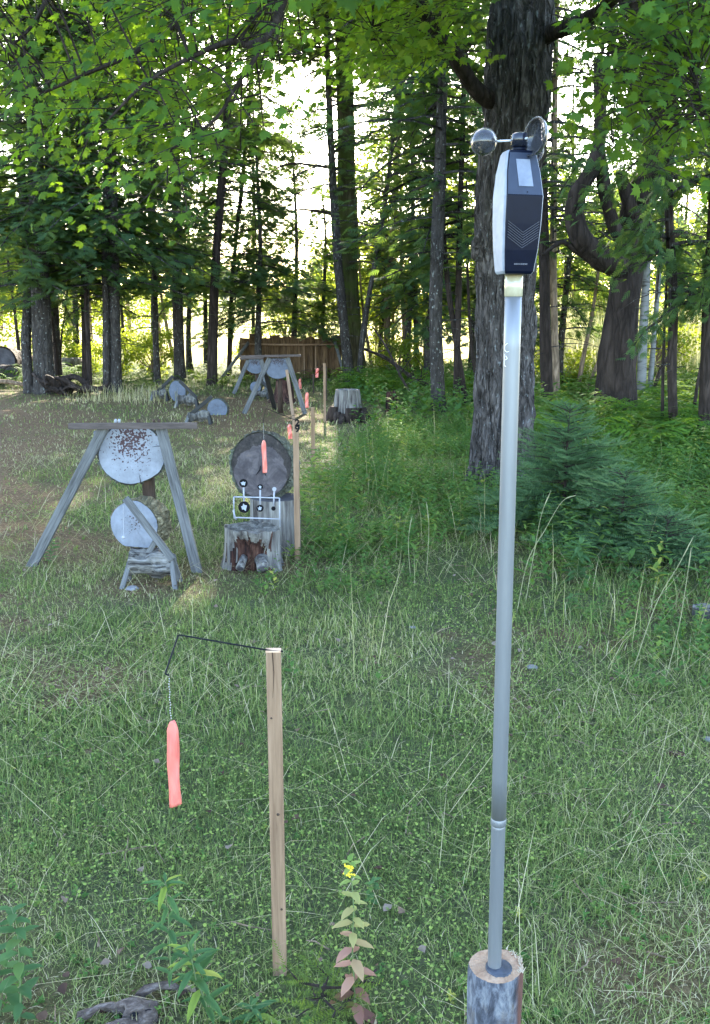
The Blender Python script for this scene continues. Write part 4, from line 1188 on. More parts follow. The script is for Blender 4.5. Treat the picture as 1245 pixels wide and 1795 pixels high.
def log_slice(root, c, rx, rz, thick, yaw=0.0, tilt=0.0, seed=1.0, face='face_plain', rim='rim', jag=.05, face_name='painted_face', flat_bottom=None, flat_top=None, rimw=.0, origin=None):
    """a slice of log with its cut end toward the viewer: bark ring and painted face as two parts; c is the face centre"""
    n = 72; a, r = ring_profile(n, jag, seed)
    X, Z = np.cos(a) * r * rx, np.sin(a) * r * rz
    if flat_bottom is not None: Z = np.maximum(Z, flat_bottom)
    if flat_top is not None: Z = np.minimum(Z, flat_top)
    def loc(x, y, z):
        v = Vector((x, y, z)); v.rotate(__import__('mathutils').Euler((tilt, 0, yaw))); return np.array(v) + c - (origin if origin is not None else 0)
    mb = MB(); rr = np.random.default_rng(int(seed * 7) + 1)
    rows = []
    for y, s in ((0.0, 1.0 - rimw * .0), (.004, 1.03), (thick * .3, 1.05), (thick * .7, 1.04), (thick, 1.0)):
        ns = 1 + .03 * rr.normal(0, 1, n) * (y > 0)
        rows.append([loc(X[i] * s * ns[i], y, Z[i] * s * ns[i]) for i in range(n)])
    vs = [p for row in rows for p in row]
    fs = [(i * n + k, i * n + (k + 1) % n, (i + 1) * n + (k + 1) % n, (i + 1) * n + k) for i in range(len(rows) - 1) for k in range(n)]
    fs.append(tuple((len(rows) - 1) * n + k for k in range(n)))
    mb.add(vs, fs)
    inner = 1.0 - rimw
    if rimw:
        ins = [loc(X[i] * inner * (1 + .012 * rr.normal()), .012, Z[i] * inner * (1 + .012 * rr.normal())) for i in range(n)]
        b = len(mb.v); mb.v += [tuple(p) for p in ins]
        for k in range(n): mb.f.append((k, b + k, b + (k + 1) % n, (k + 1) % n))
    mb.build('bark_ring', M[rim], root, False)
    fb = MB(); rings = (.0, .35, .7, 1.0); V = [loc(0, -.002 if not rimw else .008, 0)]
    for q in rings[1:]:
        for i in range(n): V.append(loc(X[i] * q * (inner - .003 if rimw else .985), (-.003 if not rimw else .006) + .004 * rr.normal() * (q < 1) * .3, Z[i] * q * (inner - .003 if rimw else .985)))
    F = [(0, 1 + k, 1 + (k + 1) % n) for k in range(n)]
    for j in range(2):
        F += [(1 + j * n + k, 1 + (j + 1) * n + k, 1 + (j + 1) * n + (k + 1) % n, 1 + j * n + (k + 1) % n) for k in range(n)]
    fb.add(V, F)
    o = fb.build(face_name, face if not isinstance(face, str) else M[face], root, True)
    return o

def px2m(Y, z=0.6): return (Y * cp + (CAM_H - z) * sp) / FPX

def stump_mesh(root, c, r0, r1, H, mat='stump', top='face_wood', n=64, ridg=.09, seed=3, name='wood', base_flare=.25, top_name='cut_top', tiltx=0.0, hollow=None, ragged=0.0, freq=9):
    """upright stump with fluted sides; c = centre of its foot (local)"""
    a = np.linspace(0, 2 * math.pi, n, endpoint=False); rows = []; m = 26 if hollow is None else 50; deps = []
    if hollow is not None: n = n * 2; a = np.linspace(0, 2 * math.pi, n, endpoint=False)
    rr = np.random.default_rng(seed)
    for i in range(m):
        t = i / (m - 1)
        q = np.stack([np.cos(a) * freq / 3.5 + seed, np.sin(a) * freq / 3.5, np.full(n, t * 1.1)], -1)
        q2 = np.stack([np.cos(a) * freq + seed, np.sin(a) * freq, np.full(n, t * 1.6)], -1)
        fl = (vn(q) - .5) * 2 * ridg * 1.2 + (vn(q2) - .5) * 2 * ridg
        r = (r0 + (r1 - r0) * t ** .7) * (1 + base_flare * (1 - t) ** 4 * (1 + .6 * np.sin(a * 5 + seed))) * (1 + fl)
        z = np.full(n, t * H) + (ragged * (vn(np.stack([np.cos(a) * 6 + seed, np.sin(a) * 6, a * 0], -1)) - .3) * (i == m - 1)) + tiltx * np.cos(a) * r * t
        if hollow is not None:
            ha, hw, hd = hollow
            da = (a - ha + math.pi) % (2 * math.pi) - math.pi
            dep = np.exp(-(da / hw) ** 4) * (1 - sm(.55, .98, t + .25 * (vn(np.stack([a * 5, a * 0, a * 0 + seed], -1)) - .5)))
            nz = vn(np.stack([np.cos(a) * 22 + 3, np.sin(a) * 22, np.full(n, t * 5)], -1)) - .5
            r = r * (1 - hd * dep * (1 + .5 * nz)); deps.append(dep)
        rows.append(np.stack([c[0] + np.cos(a) * r, c[1] + np.sin(a) * r, c[2] - .04 + z], -1))
    V = np.concatenate(rows); i = np.arange(m - 1)[:, None] * n; k = np.arange(n)[None]; k2 = (k + 1) % n
    F = np.stack([i + k, i + k2, i + n + k2, i + n + k], -1).reshape(-1, 4)
    if hollow is not None:
        tt = np.repeat(np.linspace(0, 1, m), n)[:-n]; aa = np.tile(a, m - 1)
        sel = np.array(deps)[:-1].reshape(-1) + 1.1 * (vn(np.stack([np.cos(aa) * 11 + 7, np.sin(aa) * 11, tt * 2.2], -1)) - .5) > .42
        link('rotten_heart', np_mesh('rotten_heart', V, F[sel]), M['rot'], root, True); F = F[~sel]
    link(name, np_mesh(name, V, F), M[mat], root, True)
    top_ring = rows[-1]; cen = top_ring.mean(0)
    tb = MB(); vs = [cen - [0, 0, .01]] + [cen + (p - cen) * .55 + [0, 0, .002 * rr.normal() - .003] for p in top_ring] + [p for p in top_ring]
    fs = [(0, 1 + j, 1 + (j + 1) % n) for j in range(n)] + [(1 + j, 1 + n + j, 1 + n + (j + 1) % n, 1 + (j + 1) % n) for j in range(n)]
    tb.add(vs, fs); tb.build(top_name, M[top], root)

GR = 'A shaped wooden target racks'
GRT = 'round log slice targets'
# --- near left rack
Y = 5.6
A0, A1 = W(186, 753, 5.58), G(53, 992); B0, B1 = W(284, 753, 5.58), G(347, 1003)
o0 = (A1 + B1) / 2
root = thing('target_rack', o0, 'large grey A shaped rack in the left foreground, brown bar across its top', 'target rack', GR)
for a_, b_ in ((A0 + [0, -.03, .02], A1 - [0, 0, .02]), (B0 + [0, -.03, .02], B1 - [0, 0, .02])):
    mb = MB(); mb.beam(a_ - o0, b_ - o0, .062, .038); mb.build('leg', M['weathered'], root, bevel=.004)
mb = MB(); mb.beam(W(170, 757, 5.72) - o0, W(182, 772, 5.78) - o0, .05, .035); mb.build('brace', M['weathered'], root, bevel=.004)
mb = MB(); mb.beam(W(120, 747, 5.50) - o0, W(346, 746, 5.50) - o0, .038, .018, up=(0, 1, 0)); mb.build('top_bar', M['brownboard'], root, bevel=.003)
for px in (203, 209, 242, 270, 279):
    mb = MB(); p = W(px, 741, 5.52) - o0; mb.tube([p - [0, 0, .0], p + [0, 0, .012], p + [.004, 0, .022]], [.008, .010, .006], 8)
    mb.build('hook', M['whitepaint'] if px < 215 else M['postwood'], root, True)
# upper round target on its post
c = W(231, 796, 5.63); g0 = np.array([c[0] + .05, 5.8, float(gh(c[0], 5.8))])
root = thing('round_target', g0, 'white painted log slice full of dark pellet chips, hung between the near rack legs', 'target', GRT)
face_near = painted_face('chipped_white_paint', (.22, .235, .275), (.045, .018, .022), (float(c[0] - g0[0]) - .005, float(c[2] - g0[2]) + .11), (.155, .19), .56)
log_slice(root, c, .198, .195, .10, yaw=.10, seed=1.3, face=face_near, rim='rim', jag=.05, origin=g0, flat_top=.172)
mb = MB(); mb.box((0.0, .03, .40), (.075, .05, .82)); mb.build('post', M['postwood'], root, bevel=.004)
for (x0, z0_, x1, z1_) in ((-.19, -.02, -.12, .0), (.05, -.19, .04, -.12), (.19, .05, .13, .045), (-.09, -.16, -.065, -.11)):
    mb = MB(); cc = c - g0; mb.tube([cc + [x0, -.004, z0_], cc + [(x0 + x1) / 2, -.006, (z0_ + z1_) / 2 + .004], cc + [x1, -.006, z1_]], [.003, .002, .0006], 5); mb.build('crack', M['black'], root)
# small bare patch target below, with pale bark
c = W(236, 921, 5.42); g0 = np.array([c[0], 5.5, float(gh(c[0], 5.5))])
root = thing('round_target', g0, 'smaller painted log slice with golden bark rim, low between the near rack legs', 'target', GRT)
face_low = painted_face('thin_white_paint', (.18, .195, .235), (.05, .03, .03), (.0, float(c[2] - g0[2]) + .02), (.10, .10), .68)
log_slice(root, c, .160, .155, .17, yaw=-.30, tilt=-.05, seed=2.1, face=face_low, rim='rim_gold', jag=.05, origin=g0, flat_bottom=-.135)
stump_mesh(root, np.array([.03, .09, 0.0]), .12, .10, .16, seed=8, name='support_stump')

def log_stand(base_px, w_px, h_px, arm, Y, label, flip=1, ball=True):
    """short log carried on splayed board legs with a diagonal arm; a wire pendulum may hang from the arm"""
    k = px2m(Y, .15); g = G(*base_px); g[1] = Y; g[2] = float(gh(g[0], Y))
    root = thing('log_stand', g, label, 'log stand', 'short logs on board legs with slanting arms')
    L, R = w_px * k, h_px * k
    zc = R * .5 + .045
    n = 26; mb = MB(); xs = np.linspace(-L / 2, L / 2, 15)
    mb.tube([(x, 0, zc - .1 * x * flip) for x in xs], R * .50 * (1 + .06 * np.sin(xs * 30)), n, bumpy=.30, freq=22)
    mb.build('log', M['weathered_log'] if Y < 7 else M['stump'], root)
    for sx in (-1, 1):
        for sy in (-1, .2):
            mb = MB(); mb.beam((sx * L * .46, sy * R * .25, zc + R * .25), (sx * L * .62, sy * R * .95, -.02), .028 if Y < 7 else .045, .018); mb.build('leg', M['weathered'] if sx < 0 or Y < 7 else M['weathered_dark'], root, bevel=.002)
    a0, a1 = W(arm[0], arm[1], Y + .02) - g, W(arm[2], arm[3], Y - .05) - g
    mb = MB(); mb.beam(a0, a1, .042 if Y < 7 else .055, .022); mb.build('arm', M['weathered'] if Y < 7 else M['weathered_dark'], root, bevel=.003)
    s = .30
    mid = a0 * s + a1 * (1 - s)
    mb = MB(); mb.beam(mid + [-.02 * flip, .02, 0], (mid * .55 + np.array([0, 0, zc * .5]) + [-flip * .06, 0, -.04]), .03, .018); mb.build('brace', M['weathered'], root)
    return root, g
M['weathered_log'] = noisy('cracked_grey_log', [(.38, (.02, .018, .018)), (.5, (.11, .105, .10)), (.7, (.24, .23, .22))], 8, (.5, 7, 7), .9, 1.0, .012)
root, g = log_stand((262, 1030), 76, 44, (220, 873, 303, 981), 5.2, 'cracked grey log on board legs with long slanting arm before the near targets')
p = W(216, 886, 5.16) - g; q = W(217, 942, 5.16) - g
mb = MB(); mb.tube([p, (p + q) / 2, q], .0022, 6); rod = mb.build('wire', M['whitepaint'], root)
mb = MB(); mb.tube([q + [0, 0, .011], q + [0, 0, .007], q, q - [0, 0, .007], q - [0, 0, .011]], [.002, .009, .0115, .009, .002], 12); mb.build('ball', M['whitepaint'], root, True)

# --- big dark slab target in the centre
c = W(457, 816, 5.95); g0 = np.array([c[0] + .02, 6.05, float(gh(c[0], 6.05))])
def slab_mat(cx, cz, R):
    m, nt, b, out = new_mat('dark_slab_face'); v = coords(nt)
    f = noise(nt, v, 9, 6, .7, .5); col = ramp(nt, f, [(.3, (.024, .020, .022)), (.5, (.058, .048, .053)), (.62, (.10, .085, .088)), (.75, (.14, .10, .07))])
    s_ = nt.nodes.new('ShaderNodeSeparateXYZ'); nt.links.new(v, s_.inputs[0])
    def mth(op, a, bb=0.0):
        n = nt.nodes.new('ShaderNodeMath'); n.operation = op
        for i, q in enumerate((a, bb)):
            if hasattr(q, 'links'): nt.links.new(q, n.inputs[i])
            else: n.inputs[i].default_value = q
        return n.outputs[0]
    dx = mth('DIVIDE', mth('SUBTRACT', s_.outputs[0], cx), R); dz = mth('DIVIDE', mth('SUBTRACT', s_.outputs[2], cz), R)
    d = mth('SQRT', mth('ADD', mth('MULTIPLY', dx, dx), mth('MULTIPLY', dz, dz)))
    g_ = noise(nt, v, 14, 4, .7)
    k = mth('ADD', d, mth('MULTIPLY', g_, .35))
    g2 = noise(nt, v, 40, 4, .7); dark = ramp(nt, g2, [(.35, (.012, .009, .009)), (.6, (.035, .028, .025)), (.75, (.09, .075, .06))])
    col = mix(nt, ramp(nt, k, [(.98, (0, 0, 0)), (1.03, (1, 1, 1))]), col, dark)
    nt.links.new(col, b.inputs['Base Color']); b.inputs['Roughness'].default_value = .85; bump(nt, b, f, .6, .01)
    return m
root = thing('slab_target', g0, 'big dark weathered log slab with mossy rim, standing on the tall stump', 'target')
log_slice(root, c, .212, .214, .24, yaw=-.16, tilt=-.16, seed=4.2, face=slab_mat(float(c[0] - g0[0]), float(c[2] - g0[2]) - .045, .214), rim='rim', jag=.045, origin=g0, rimw=.03, face_name='cut_face')
for (x0, z0_, x1, z1_) in ((.02, -.04, .10, -.2), (.0, .0, -.03, -.06), (.10, -.07, .2, -.1)):
    mb = MB(); cc = c - g0
    mb.tube([cc + [x0, -.006, z0_], cc + [(x0 + x1) / 2 + .01, -.012, (z0_ + z1_) / 2], cc + [x1, -.02 , z1_]], [.003, .005, .002], 5); mb.build('crack', M['black'], root)
c = W(487, 960, 5.9); g0 = np.array([c[0], 5.98, float(gh(c[0], 5.98))])
root = thing('tree_stump', g0, 'tall straight stump carrying the dark slab target', 'stump', 'stumps')
stump_mesh(root, np.array([-.02, 0, 0]), .175, .165, .41, 'stump_pale', 'face_wood', seed=5, ridg=.05, base_flare=.08)
g0 = G(449, 985); g0[1] = 5.55
root = thing('tree_stump', g0, 'hollow rotten stump with two knobs in front, under the spinner target', 'stump', 'stumps')
stump_mesh(root, np.array([0, 0, 0]), .185, .165, .30, 'stump_pale', 'stump', seed=11, ridg=.07, base_flare=.12, hollow=(-math.pi / 2 - .05, .95, .40), tiltx=-.05, ragged=.02, freq=7)
for x, w in ((-.062, .026), (.075, .036)):
    mb = MB(); mb.tube([(x * .8, -.10, .085), (x * .95, -.15, .065), (x, -.195, .048)], [w * 1.05, w, w * .95], 16, bumpy=.35, freq=40); kn = mb.build('knob', M['stump_pale'], root, True)
    mb = MB(); p = np.array([x, -.195, .048]); d = unit(np.array([x * .1, -.06, -.045])[None])[0]
    mb.tube([p, p + d * .004], [w * .82, w * .7], 16); mb.build('cut_end', M['face_wood'], root)

# --- spinner target resting on the hollow stump
Ys = 5.42; ks = px2m(Ys, .4)
P = lambda x, y, d=0: W(x, y, Ys + d)
g0 = P(450, 912)
root = thing('spinner_target', g0, 'white wire frame with six round black and white spinner plates on the hollow stump', 'spinner target')
fr = MB()
for a_, b_ in (((410, 871), (490, 873)), ((410, 871), (410, 893)), ((410, 893), (411, 909)), ((410, 907), (491, 910)), ((490, 873), (491, 923)), ((409, 895), (414, 911))):
    fr.tube([P(*a_) - g0, P(*b_) - g0], .0045, 8)
fr.build('frame', M['whitepaint'], root, True)
def star(c, r, n=9, seed=1):
    rr = random.Random(seed); vs = [c]
    for i in range(n):
        a = 6.283 * i / n; q = r * (1 if i % 2 else .6) * rr.uniform(.75, 1.15); vs.append(c + np.array([math.cos(a) * q, -.0, math.sin(a) * q]))
    return vs, [(0, 1 + (i + 1) % n, 1 + i) for i in range(n)]
for i, (xt, yt, rt, xb, yb, rb, tw) in enumerate(((427, 847, 7.4, 428, 889, 10.3, 1), (456.5, 853.5, 5, 456, 891, 6.3, 1), (481, 857.5, 3.6, 479.5, 891.5, 3.8, 0))):
    sp_ = MB(); sp_.tube([P(xt, yt + 2, .01) - g0, P((xt + xb) / 2, (yt + yb) / 2, 0) - g0, P(xb, yb, .01) - g0], .0052, 8)
    rod = sp_.build('spinner_rod', M['whitepaint'], root, True)
    for (x, y, r, blk) in ((xt, yt, rt, i < 2), (xb, yb, rb, True)):
        mb = MB(); c = P(x, y) - g0; mb.tube([c + [0, .006, 0], c - [0, .002, 0]], r * ks, 24)
        pl = mb.build('plate', M['black'] if blk else M['whitepaint'], root, False, bevel=.001)
        if r > 4.5:
            mb = MB(); v, f = star(c - [0, .0045, 0], r * ks * .66, 11, int(r * 10) + i); mb.add(v, f)
            ch = mb.build('paint_chip', M['chip'], root)

# --- stakes with wire hangers and ribbons
def text_part(body, size, loc, rz, mat, parent, name, ext=.0006):
    cu = bpy.data.curves.new(name, 'FONT'); cu.body = body; cu.size = size; cu.extrude = ext; cu.offset = .0022; cu.align_x = 'CENTER'; cu.align_y = 'CENTER'
    tmp = bpy.data.objects.new(name, cu); C.collection.objects.link(tmp)
    dg = bpy.context.evaluated_depsgraph_get(); me = bpy.data.meshes.new_from_object(tmp.evaluated_get(dg))
    bpy.data.objects.remove(tmp)
    me.materials.clear(); o = link(name, me, mat, parent); o.location = tuple(loc); o.rotation_euler = (math.pi / 2, 0, rz); return o

def stake(base, top_py, w, Y, label, hanger=None, mat='stakewood', depth=None, lean=0.0, cap=False):
    g = G(*base); k = Y / max(g[1], .1); g = np.array([g[0] * 1.0, Y, float(gh(g[0], Y))]) if abs(k - 1) > .001 else g
    g[0] = W(base[0], base[1], Y)[0] if Y != g[1] else g[0]
    H = W(base[0], top_py, Y)[2] - g[2]
    root = thing('wooden_stake', g, label, 'stake', 'wooden stakes with wire arms')
    mb = MB(); mb.box((lean / 2, 0, H / 2 - .03), (w, depth or w * .55, H + .06), ((1, 0, 0), (0, 1, 0), unit(np.array([lean, 0, H])[None])[0]))
    mb.build('post', M[mat], root, bevel=.002)
    return root, g, H

def ribbon(top, L, w, label, chain=0.0, wav=.006, seed=0, knot=True):
    """folded plastic ribbon hanging from top (world point)"""
    root = thing('ribbon_flag', top, label, 'ribbon', 'fluorescent ribbons hanging from wires')
    if chain:
        mb = MB(); nb = int(chain / .0062)
        for i in range(nb):
            c = np.array([.0008 * math.sin(i * 1.3), 0, -.0031 - i * .0062])
            mb.tube([c + [0, 0, .0021], c + [0, 0, .0012], c - [0, 0, .0012], c - [0, 0, .0021]], [.0004, .0014, .0014, .0004], 8)
        mb.build('bead_chain', M['steel'], root, True)
    rr = random.Random(seed); ph = rr.uniform(0, 6)
    m = 26
    for s, off in ((1, .0), (-1, .0035)):
        V, F = [], []
        for i in range(m + 1):
            t = i / m; z = -chain - L * t
            ww = w * (.30 + .70 * min(1, t * 9) ** .7) * (1 if s > 0 else .92)
            cx = wav * math.sin(t * 5 + ph) * .6 + (s - 1) * -.001
            for j in range(5):
                q = (j / 4 - .5)
                V.append((cx + q * ww, off * s * -1 + .45 * w * abs(q + .12 * math.sin(t * 4 + ph)) * (1.0 - .3 * t) + .16 * w * math.sin(t * 11 + ph + q * 4), z + (.02 * L * q if i == m else 0)))
        for i in range(m):
            for j in range(4): F.append((i * 5 + j, i * 5 + j + 1, i * 5 + j + 6, i * 5 + j + 5))
        me = bpy.data.meshes.new('ribbon'); me.from_pydata(V, [], F); me.update()
        o = link('ribbon', me, M['ribbon'], root, True)
        so_ = o.modifiers.new('solid', 'SOLIDIFY'); so_.thickness = .0004
    return root

# foreground stake
g = G(492, 1706); Yn = g[1]; kx = px2m(Yn, .4)
root, g, H = stake((491, 1706), 1141, .0385 * .86, Yn, 'near tan stake with a black wire arm, tallest in the picture', depth=.019)
kt = Yn * cp + (CAM_H - H) * sp
tp = W(487, 1144, Yn - .006)
mb = MB(); mb.tube([tp + [.012, 0, .003] - g, tp + [-.012, 0, .004] - g, W(314, 1113, Yn + .01) - g, W(312, 1115, Yn + .005) - g, W(291, 1178, Yn - .07) - g, W(291, 1182, Yn - .075) - g, W(297, 1184, Yn - .075) - g], .0021, 8)
mb.build('wire_arm', M['wire'], root, True)
mb = MB(); mb.box((0, 0, H + .0015), (.034, .0195, .004)); mb.build('cut_top', M['cutwood'], root)
for kx_, kz_, kr_ in ((.004, H * .52, .0035), (-.007, H * .81, .0025), (.008, H * .22, .003)):
    mb = MB(); mb.tube([(kx_, -.0094, kz_), (kx_, -.0103, kz_), (kx_, -.0107, kz_)], [kr_, kr_ * .95, kr_ * .5], 12); mb.build('knot', M['postwood'], root, True)
mb = MB(); mb.tube([(-.002, -.0098, H), (.001, -.0099, H - .05), (-.003, -.0098, H - .11)], [.0008, .0006, .0002], 5); mb.build('split', M['black'], root)
tpn = W(296, 1183, Yn - .075); k2 = ((Yn - .075) * cp + (CAM_H - .7) * sp) / FPX
ribbon(tpn, 164 * k2, 20 * k2, 'large bright coral ribbon on a bead chain in the foreground', chain=88 * k2, wav=.002, seed=3)

# stake marked 29
root, g, H = stake((521, 985), 736, .037, 5.75, 'tan stake marked 29 right of the dark slab target', depth=.02)
for d_, py in (('2', 741), ('9', 752)):
    p = W(521.5, py, 5.75); text_part(d_, .058, (p[0] - g[0], -.0112, p[2] - g[2]), 0, M['black'], root, 'numeral_' + ('two' if d_ == '2' else 'nine'))
mb = MB(); mb.tube([W(520, 737, 5.75) - g, W(466, 716, 5.76) - g, W(461, 742, 5.70) - g], .0022, 6); mb.build('wire_arm', M['wire'], root, True)
k3 = px2m(5.7, .8)
ribbon(W(462, 742, 5.70), 58 * k3, 7.5 * k3, 'coral ribbon hanging before the dark slab target', chain=30 * k3, wav=.003, seed=5)

# farther stakes
for bx, by, ty, w, Y, lb, hang in (((549), 806, 714, .040, 10.0, 'tan stake standing in weeds behind the one marked 29', (508, 744, 26, 6.5)),
                                   ((569), 742, 637, .036, 13.4, 'slim tall stake left of the large grey stump', (538, 688, 27, 5.5)),
                                   ((573), 700, 642, .035, 17.0, 'dark slim stake behind the slim tall one', (526, 664, 18, 4.2)),
                                   ((550), 690, 655, .03, 18.5, 'short stake farthest from the viewer before the plank wall', (556, 645, 17, 5))):
    root, g, H = stake((bx, by), ty, w, Y, lb, mat='stakewood' if Y < 16 else 'postwood')
    top = W(bx, ty, Y); q = W(hang[0] + 2, hang[1] - 14, Y + .02); r_ = W(hang[0], hang[1] - 3, Y - .04)
    mb = MB(); mb.tube([top - g, q - g, r_ - g], .0028, 5); mb.build('wire_arm', M['wire'], root, True)
    kk = px2m(Y, .9)
    ribbon(W(hang[0], hang[1] - 3, Y - .04), hang[2] * kk, hang[3] * kk * 1.1, {10.0: 'coral ribbon right behind the stake marked 29', 13.4: 'coral ribbon beside the slim tall stake', 17.0: 'faint coral ribbon beyond the grey rack', 18.5: 'pinkish ribbon in front of the plank wall'}[Y], chain=3 * kk, seed=int(Y))

# --- far rack and its round target
def far_rack(legs, bar, Y, label, back=None):
    g = G(*legs[0][2:]); g[1] = Y
    root = thing('target_rack', g, label, 'target rack', GR)
    for x0, y0, x1, y1 in legs:
        a_ = W(x0, y0, Y); b_ = W(x1, y1, Y - .05); b_[2] = float(gh(b_[0], b_[1]))
        mb = MB(); mb.beam(a_ - g, b_ - g, .075, .04); mb.build('leg', M['weathered'], root, bevel=.004)
    for x0, y0, x1, y1 in (back or []):
        a_ = W(x0, y0, Y + .05); b_ = W(x1, y1, Y + .7); b_[2] = float(gh(b_[0], b_[1]))
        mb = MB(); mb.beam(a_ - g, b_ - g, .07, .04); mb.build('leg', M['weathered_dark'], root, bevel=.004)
    mb = MB(); mb.beam(W(bar[0], bar[1], Y - .04) - g, W(bar[2], bar[3], Y - .04) - g, .035, .03); mb.build('top_bar', M['brownboard'], root)
far_rack([(473, 628, 428, 727), (504, 627, 535, 729)], (420, 625, 528, 623), 14.6, 'grey A shaped rack in the middle distance before the plank wall', [(466, 655, 482, 700)])
far_rack([(435, 632, 410, 688), (458, 630, 470, 690)], (420, 629, 462, 627), 18.3, 'dim A shaped rack behind the middle distance rack', [(455, 640, 475, 684)])
def far_target(px, py, rx, rz, Y, label, centre=None, post=None, flat_top=None, seed=1.0, thick=.12, fm='face_plain', post_mat='postwood'):
    c = W(px, py, Y); g = np.array([c[0], Y + .06, float(gh(c[0], Y))]); k = px2m(Y, c[2])
    root = thing('round_target', g, label, 'target', GRT)
    face = fm
    if centre: face = painted_face('marked_grey_paint', (0.0936, 0.1092, 0.1482), (.03, .02, .025), (0, float(c[2] - g[2]) + centre * k), (rx * k * .7, 6 * k), .52)
    log_slice(root, c, rx * k, rz * k, thick, yaw=random.uniform(-.1, .1), seed=seed, face=face, origin=g, flat_top=None if flat_top is None else flat_top * k, jag=.04)
    if post:
        w, x = post
        mb = MB(); mb.tube([(x * k, .02 + thick * .4, -.05), (x * k, .02 + thick * .4, (c[2] - g[2]) * .5), (x * k, .02 + thick * .4, c[2] - g[2])], [w * k * .62, w * k * .5, w * k * .5], 12, bumpy=.12, freq=12); mb.build('post', M[post_mat], root, True)
far_target(487, 645, 21.5, 19.5, 14.6, 'blue grey log slice hung in the middle distance rack', centre=12, post=(8, 2), flat_top=16, seed=1.7)
far_target(447, 641, 16, 14, 18.3, 'dim grey log slice with a dark square mark in the farther rack', centre=6, post=(6, 2), flat_top=11, seed=2.4)
far_target(448, 679, 9.5, 10, 17.9, 'tiny grey round target under the farther rack', post=None, seed=3.1, thick=.2)
far_target(311, 686, 14.5, 18, 16.4, 'small round target on a pale stump, before the tall dark trunk', post=(10, 2), seed=3.8, thick=.25, post_mat='stump_pale')
far_target(381, 717, 18, 17, 14.4, 'small round grey target on a short pale stump right of centre left', post=(9, 2), seed=4.4, thick=.16, post_mat='stump_pale')
mb = MB(); p, q = W(503, 649, 13.9), G(516, 741)
mb.beam(p - q, [0, 0, -.02], .045, .03); o = mb.build('leaning_lath', M['stakewood'], bevel=.002); o.location = o.location + Vector(q)
tag(o, 'pale lath leaning in front of the middle distance rack', 'lath')
for bp, w, h, arm, Y, lb in (((347, 745), 36, 17, (372, 695, 330, 730), 13.2, 'log stand left of the small grey round target'), ((338, 708), 32, 16, (315, 668, 345, 697), 15.6, 'log stand right of the leftmost small target'),
                             ((285, 700), 24, 14, (304, 659, 277, 686), 16.6, 'dark log stand left of the leftmost small target'), ((467, 690), 22, 9, (458, 668, 476, 684), 17.4, 'log stand under the farther rack')):
    log_stand(bp, w, h, arm, Y, lb, flip=-1 if arm[0] > arm[2] else 1)

# --- stumps
g0 = G(610, 738); kk = px2m(g0[1], .4)
root = thing('tree_stump', g0, 'large bleached grey stump left of the stout flecked trunk', 'stump', 'stumps')
stump_mesh(root, np.zeros(3), 28 * kk, 21.5 * kk, 60 * kk, 'stump_pale', 'stump_pale', seed=21, ridg=.07, base_flare=.12)
a = np.linspace(0, 2 * math.pi, 40, endpoint=False)
mb = MB()
for j in range(17):
    a = j * 6.283 / 17; d = np.array([math.cos(a), math.sin(a), 0]); r = 29.5 * kk; L = random.uniform(1.0, 1.5 if j % 4 else 2.0)
    mb.tube([d * r * .96 + [0, 0, random.uniform(.10, .24)], d * r * 1.04 + [0, 0, .08], d * r * L + [0, 0, -.02]], [.05, .07, .02], 7, bumpy=.4, freq=9, seed=j)
mb.build('root_flare', M['bark_dark'], root)
g0 = G(686, 726); kk = px2m(g0[1], .4)
root = thing('tree_stump', g0, 'small broken brown stump beside the large bleached one', 'stump', 'stumps')
stump_mesh(root, np.zeros(3), 10 * kk, 8.5 * kk, 40 * kk, 'rot', 'rot', n=32, seed=23, ridg=.16, ragged=.1, hollow=(-1.5, .6, .4))
g0 = G(1240, 1078); kk = px2m(g0[1], .1)
root = thing('tree_stump', g0, 'low sawn stump cut by the right frame edge', 'stump', 'stumps')
stump_mesh(root, np.zeros(3), 26 * kk, 26 * kk, 27 * kk, 'stump', 'stump_pale', n=48, seed=25, ridg=.05, base_flare=.05)
g0 = G(497, 705); kk = px2m(g0[1], .3)
root = thing('tree_stump', g0, 'black decayed stump directly behind the middle distance rack', 'stump', 'stumps')
stump_mesh(root, np.zeros(3), 20 * kk, 13 * kk, 38 * kk, 'rot', 'rot', n=32, seed=27, ridg=.2, ragged=.12, base_flare=.6)

